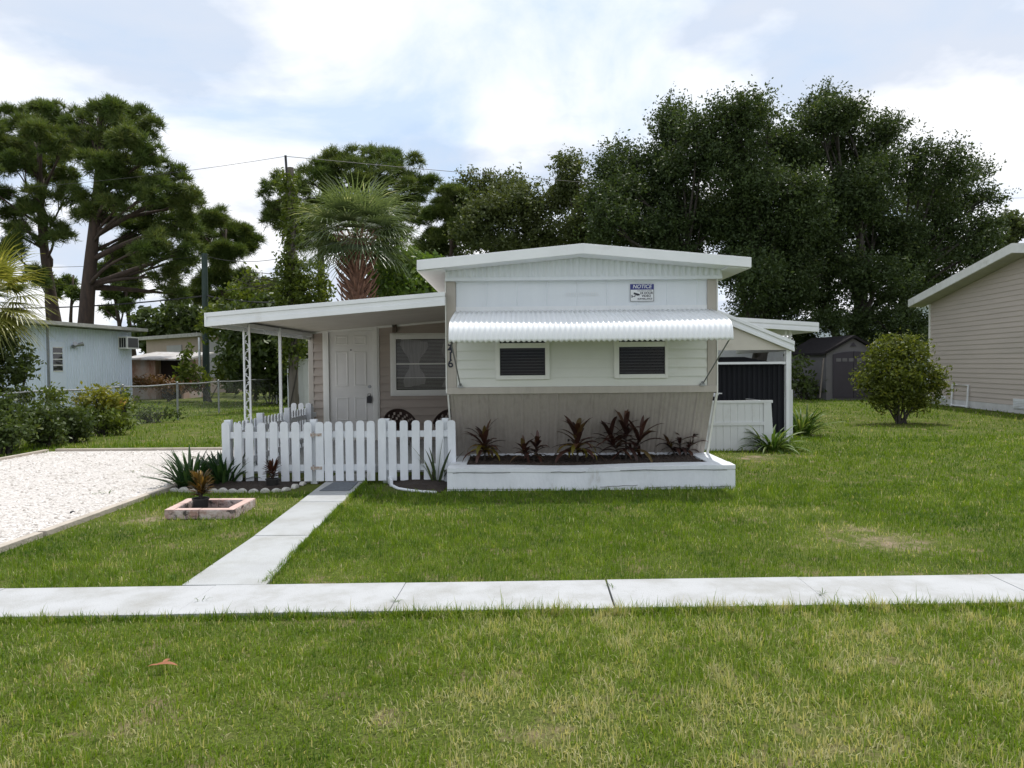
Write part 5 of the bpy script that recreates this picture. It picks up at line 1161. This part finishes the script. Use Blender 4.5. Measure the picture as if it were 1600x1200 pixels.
# hedge shrubs along the left fence
hs = [([(8, 652, 30, 26), (20, 678, 36, 16)], 13.4, 'dark leafy shrub at the extreme left of the hedge', HEDGEL, 5200, .045),
      ([(60, 652, 28, 22), (68, 676, 32, 14)], 14.2, 'broad dark green hedge shrub next to the driveway corner', HEDGEL, 5200, .045),
      ([(105, 655, 24, 17), (118, 672, 26, 12)], 15.2, 'mid green hedge shrub in front of the pale trailer door', HEDGEL, 4200, .045),
      ([(135, 628, 14, 9), (156, 617, 20, 9), (170, 632, 14, 8)], 17.3, 'yellowing leafy shrub sprawling over the fence', YELL, 1800, .05),
      ([(140, 655, 26, 18), (168, 662, 24, 14)], 17.0, 'low green weedy shrub at the foot of the fence', VINEL, 2600, .05),
      ([(188, 612, 12, 9), (196, 640, 10, 16), (194, 622, 9, 10)], 18.6, 'thin sprig of vine climbing the nearest bare fence post', VINEL, 700, .05),
      ([(35, 622, 26, 10), (88, 625, 22, 9)], 15.2, 'upper straggly shoots of the hedge before the trailer wall', VINEL, 1300, .045),
      ([(225, 648, 22, 6), (258, 645, 22, 6)], 20.8, 'low dark weeds along the fence between two posts', HEDGEL, 900, .05)]
for a, Y, lab, mt, n, s_ in hs: shrub('hedge_shrub', lab, split(clumps_px(a, Y, .2), 5, .42), int(n*.62), s_, mt, group='shrubs along the left fence', inner=.4, tl=.22, spread=.06, stems=7)

# ------------------------------------------------------------ trees, right
O1 = clumps_px([(a_[0], a_[1]+(16 if a_[1] < 330 else 6), a_[2], a_[3]) for a_ in [(1050, 178, 26, 20), (1040, 200, 36, 24), (990, 240, 36, 26), (950, 250, 22, 18), (945, 300, 26, 26), (948, 350, 24, 24), (1045, 235, 45, 28), (965, 275, 32, 24), (1015, 290, 50, 30), (1090, 185, 30, 22), (1095, 240, 48, 30), (960, 325, 34, 24), (1010, 345, 50, 28), (1070, 310, 60, 34), (975, 370, 40, 22), (1050, 375, 60, 28), (1110, 350, 50, 40), (1030, 400, 60, 20)]], 35, 2)
leafy_tree('oak_tree', 'dark oak directly behind the right half of the gable, leftmost of the three big ones', O1, P(1085, 600, 35), .4, 40000, .13, OAKL, group='oaks', tl=.85, inner=.42)
O2 = clumps_px([(a_[0], a_[1]+(16 if a_[1] < 330 else 6), a_[2], a_[3]) for a_ in [(1235, 235, 34, 34), (1240, 290, 36, 36), (1130, 165, 30, 18), (1165, 158, 30, 18), (1190, 165, 26, 18), (1150, 180, 40, 24), (1205, 215, 40, 30), (1140, 225, 50, 34), (1180, 270, 60, 40), (1150, 320, 60, 40), (1210, 330, 60, 44), (1150, 390, 60, 36), (1215, 400, 60, 40), (1160, 440, 50, 34), (1215, 460, 60, 34), (1180, 490, 50, 24), (1250, 430, 40, 40)]], 34, 2)
leafy_tree('oak_tree', 'dark oak rising above the carport roofs, middle of the three big ones', O2, P(1185, 600, 34.5), .42, 44000, .13, OAKL, group='oaks', tl=.85, inner=.42)
O3 = clumps_px([(a_[0], a_[1]+(16 if a_[1] < 330 else 6), a_[2], a_[3]) for a_ in [(1280, 158, 26, 20), (1310, 165, 30, 20), (1390, 190, 22, 12), (1285, 175, 36, 24), (1325, 185, 40, 24), (1365, 200, 34, 18), (1270, 220, 40, 32), (1330, 235, 55, 34), (1375, 250, 30, 26), (1290, 285, 60, 40), (1350, 300, 50, 40), (1300, 350, 70, 44), (1370, 360, 50, 40), (1300, 415, 60, 36), (1370, 430, 60, 34), (1290, 460, 50, 24), (1400, 450, 40, 24)]], 36, 2)
leafy_tree('oak_tree', 'tallest dark oak standing behind the garden shed', O3, P(1338, 600, 36), .5, 48000, .13, OAKL, group='oaks', tl=.75, inner=.4)
O4 = clumps_px([(1440, 240, 26, 16), (1475, 245, 30, 16), (1515, 275, 24, 16), (1540, 315, 18, 14), (1550, 355, 14, 12), (1480, 275, 34, 22), (1425, 285, 34, 26), (1505, 310, 34, 22), (1460, 315, 50, 30), (1440, 360, 50, 34), (1500, 355, 44, 30), (1530, 360, 22, 30), (1480, 395, 56, 30), (1420, 410, 50, 34), (1520, 400, 30, 24), (1460, 440, 40, 18)], 38, 2)
leafy_tree('oak_tree', 'airier oak sloping down towards the beige house roof, rightmost of the big oaks', O4, P(1400, 600, 37.5), .36, 24000, .13, OAKL, group='oaks', tl=.8, inner=.35)
leafy_tree('oak_tree', 'low dark oak boughs hanging in front of the white house', clumps_px([(1385, 500, 44, 18), (1345, 505, 36, 18), (1430, 505, 24, 20), (1400, 530, 40, 20), (1290, 505, 30, 20), (1255, 520, 24, 20), (1350, 525, 30, 12), (1440, 530, 14, 24)], 34.5, 1), P(1372, 600, 34.8), .16, 9000, .12, OAKL, group='oaks', tl=.5, inner=.4)
leafy_tree('oak_tree', 'small distant tree beyond the ridge of the beige house', clumps_px([(1585, 350, 16, 12), (1600, 360, 16, 12), (1560, 375, 18, 10), (1575, 395, 20, 12)], 70, 1), P(1590, 600, 70), .3, 2600, .3, OAKL2, group='oaks', tl=.8)
shrub('hedge_tree', 'dark undergrowth beside the white fence left of the garden shed', clumps_px([(1248, 575, 7, 16), (1262, 606, 12, 9), (1242, 604, 7, 14), (1272, 616, 10, 5)], 30.5, .3), 700, .10, HEDGEL, inner=.2, tl=.4)
# round bush on the lawn
bY = G(1400, 662).y
shrub('round_bush', 'round sunlit green bush standing alone on the right lawn', clumps_px([(1388, 552, 24, 18), (1420, 556, 26, 22), (1370, 585, 22, 22), (1405, 590, 36, 26), (1445, 588, 22, 20), (1468, 600, 13, 10), (1402, 542, 14, 10), (1436, 545, 12, 9), (1400, 618, 32, 16), (1352, 594, 12, 8), (1440, 618, 24, 14), (1372, 612, 18, 16), (1425, 634, 14, 7), (1385, 634, 14, 7)], bY, .2), 12500, .045, BUSHL, cat='bush', inner=.35, tl=.24, spread=.055, stems=12)

# ------------------------------------------------------------ grass
def dryness(x, y):
    d = np.zeros_like(x)
    for px, py, rx, ry, a in ((1385, 850, .9, .35, 1.0), (1330, 830, .4, .3, .7), (230, 812, .6, .4, .8), (430, 790, .5, .4, .7), (1130, 800, .3, .3, .5), (1265, 650, 1.2, 1.4, .75), (1180, 712, .6, .4, .9), (1440, 660, 2.5, .9, .4), (265, 662, 1.0, .6, .7), (900, 1120, .9, .3, .35), (1250, 1150, .7, .25, .35), (300, 1150, .8, .3, .3), (1190, 720, .5, .5, .6), (1380, 905, .8, .3, .4)):
        g = G(px, py); d += a*np.exp(-((x-g.x)/rx)**2-((y-g.y)/ry)**2)
    return d
def vnoise(x, y, s, seed):
    r_ = np.random.RandomState(seed); T = r_.rand(64, 64); u = x*s; v = y*s; i = np.floor(u).astype(int); j = np.floor(v).astype(int); fu = u-i; fv = v-j
    fu = fu*fu*(3-2*fu); fv = fv*fv*(3-2*fv); g = lambda a, b: T[a % 64, b % 64]
    return (g(i, j)*(1-fu)+g(i+1, j)*fu)*(1-fv)+(g(i, j+1)*(1-fu)+g(i+1, j+1)*fu)*fv
def gen(n, ya, yb, pw):
    y = (ya**pw+(yb**pw-ya**pw)*rng.rand(n))**(1/pw); x = (rng.rand(n)*2-1)*(.80*y+.3); return x, y
xs_, ys_ = [], []
for n, a, b, pw in ((115000, 2.45, 4.9, 1.2), (150000, 4.9, 9.2, 1.0), (90000, 9.2, 15, 1.0), (70000, 15, 34, 1.0)):
    x, y = gen(n, a, b, pw); xs_.append(x); ys_.append(y)
x = np.concatenate(xs_); y = np.concatenate(ys_)
xe = np.random.RandomState(5).rand(13000)*10-5; xs2 = np.concatenate([x, xe]); ye = SWN(xe)-.01-.05*rng.rand(13000)**2; ys2 = np.concatenate([y, ye])
yp = 5.1+rng.rand(5000)*4.6; xp_ = PR(yp)+.01+.04*rng.rand(5000)**2; xs2 = np.concatenate([xs2, xp_]); ys2 = np.concatenate([ys2, yp])
x, y = xs2, ys2
jit = .02*rng.normal(size=len(x))
on = (y > SWN(x)+.0+jit*.5) & (y < SWF(x)+.02)
onp = (x > PL(y)-.015) & (x < PR(y)+jit*.7) & (y > 4.5) & (y < 10)
drv = (x < DX1+.09) & (x > DX0-.1) & (y < DY1+.1)
plan = (x > PX0-.01) & (x < PX1+.01) & (y > PY0-.01) & (y < 10.6)
hom = (x > XL-.05) & (x < XR+.05) & (y > 10.2)
por = (x > -3.8) & (x < XL+.1) & (y > 9.75)
bed = ((x > G(255, 765).x) & (x < -2.45) & (y > G(400, 771).y) & (y < 9.7)) | ((x > G(606, 757).x) & (x < PX0) & (y > G(650, 770).y) & (y < 10.3))
bri = (x > b0.x-.02) & (x < b2.x+.02) & (y > b0.y-.02) & (y < b2.y+.02)
bri &= ~((x > b1.x+.02+(y-b1.y)*(b2.x-b1.x)/(b2.y-b1.y))) & ~((x < b0.x-.02+(y-b0.y)*(b3.x-b0.x)/(b3.y-b0.y)))
enc_ = (x > XR-.1) & (x < ex1+.05) & (y > 12.85) & (y < 18)
rh = ((x-fn.o.x)*fn.n.x+(y-fn.o.y)*fn.n.y) < .05
lh = (x < -10.2) & (((x-fl.o.x)*fl.n.x+(y-fl.o.y)*fl.n.y) < .05)
dry = dryness(x, y)+.55*np.clip(vnoise(x, y, 1.6, 3)-.58, 0, 1)*2.4+.9*np.clip(vnoise(x, y, 6, 4)-.6, 0, 1)*(y < 5.5)+.35*np.clip(vnoise(x, y, 5, 4)-.6, 0, 1)
keep = ~(on | onp | drv | plan | hom | por | bed | bri | enc_ | rh | lh) & (rng.rand(len(x)) > np.clip(dry*.85, 0, .93))
x, y, dry = x[keep], y[keep], dry[keep]; n = len(x)
big = vnoise(x, y, .9, 7); fine = vnoise(x, y, 5, 8); tuft = vnoise(x, y, 13, 9)
edge = np.exp(-np.abs(y-SWN(x))/.05)*(y < SWN(x)+.02)
Lb = (.026+.030*rng.rand(n)+.030*rng.rand(n)**4)*(.55+.5*big+.5*tuft)*(1-.35*np.clip(dry, 0, 1))*(1+1.1*edge*rng.rand(n))*np.where(y > 5, 1.12, .92)*np.where(y > 14, 1.35, 1)
Wb = np.maximum(.0042, y*.00085)*(.7+.6*rng.rand(n)); az = rng.rand(n)*6.283; tilt = np.abs(rng.normal(size=n))*.55+.12
az = az+.0; h = np.stack([np.cos(az), np.sin(az), np.zeros(n)], -1); sd = np.stack([-np.sin(az+rng.normal(size=n)*.6), np.cos(az), np.zeros(n)], -1)*Wb[:, None]
z1 = np.array([0, 0, 1.]); b_ = np.stack([x, y, np.full(n, -.003)], -1); ct, st_ = np.cos(tilt)[:, None], np.sin(tilt)[:, None]; L_b = Lb[:, None]
mid = b_+(h*st_*.5+z1*ct)*L_b*.55; ct2, st2 = np.cos(tilt*1.7)[:, None], np.sin(np.minimum(tilt*1.7, 1.6))[:, None]; tip = mid+(h*st2+z1*np.maximum(ct2, -.1))*L_b*.5
V = np.stack([b_-sd*.5, b_+sd*.5, mid+sd*.4, mid-sd*.4, tip], 1)
ar = np.arange(n)[:, None]*5
tri = np.concatenate([ar+np.array([0, 1, 2]), ar+np.array([0, 2, 3]), ar+np.array([3, 2, 4])], 0)
rd = np.clip(.02+.30*big+.35*(fine-.5)+.45*(tuft-.5)+.42*rng.rand(n)+.05+.16*(y < 5)+.42*dry+(rng.rand(n) < .015+.03*(y < 5)+.14*np.clip(dry+.35*(y < 5), 0, 1)+.08*np.clip(vnoise(x, y, 1.1, 21)-.6, 0, 1))*.6, 0, 1)
g = npmesh('grass', V.reshape(-1, 3), 3, GRASSM, faces=tri, rnd=np.repeat(rd, 5))
tag(g, 'mown green lawn grass with dry patches', 'grass', kind='stuff')
# weeds in the paving cracks
for (a, b, nn, lab) in ((957, 925, 7, 'few grass weeds in the sidewalk crack right of the middle'), (1285, 936, 8, 'small weeds in the right hand sidewalk crack'), (620, 948, 6, 'thin weeds by the sidewalk joint left of the middle'), (315, 946, 6, 'weed tuft by the sidewalk joint near the path')):
    clump('weed_tuft', a, b, nn, .055, .005, STRAPL, lab, 'weed', z=.03, el=(.3, 1.4), dr=(.4, 1.4), rad=.025)
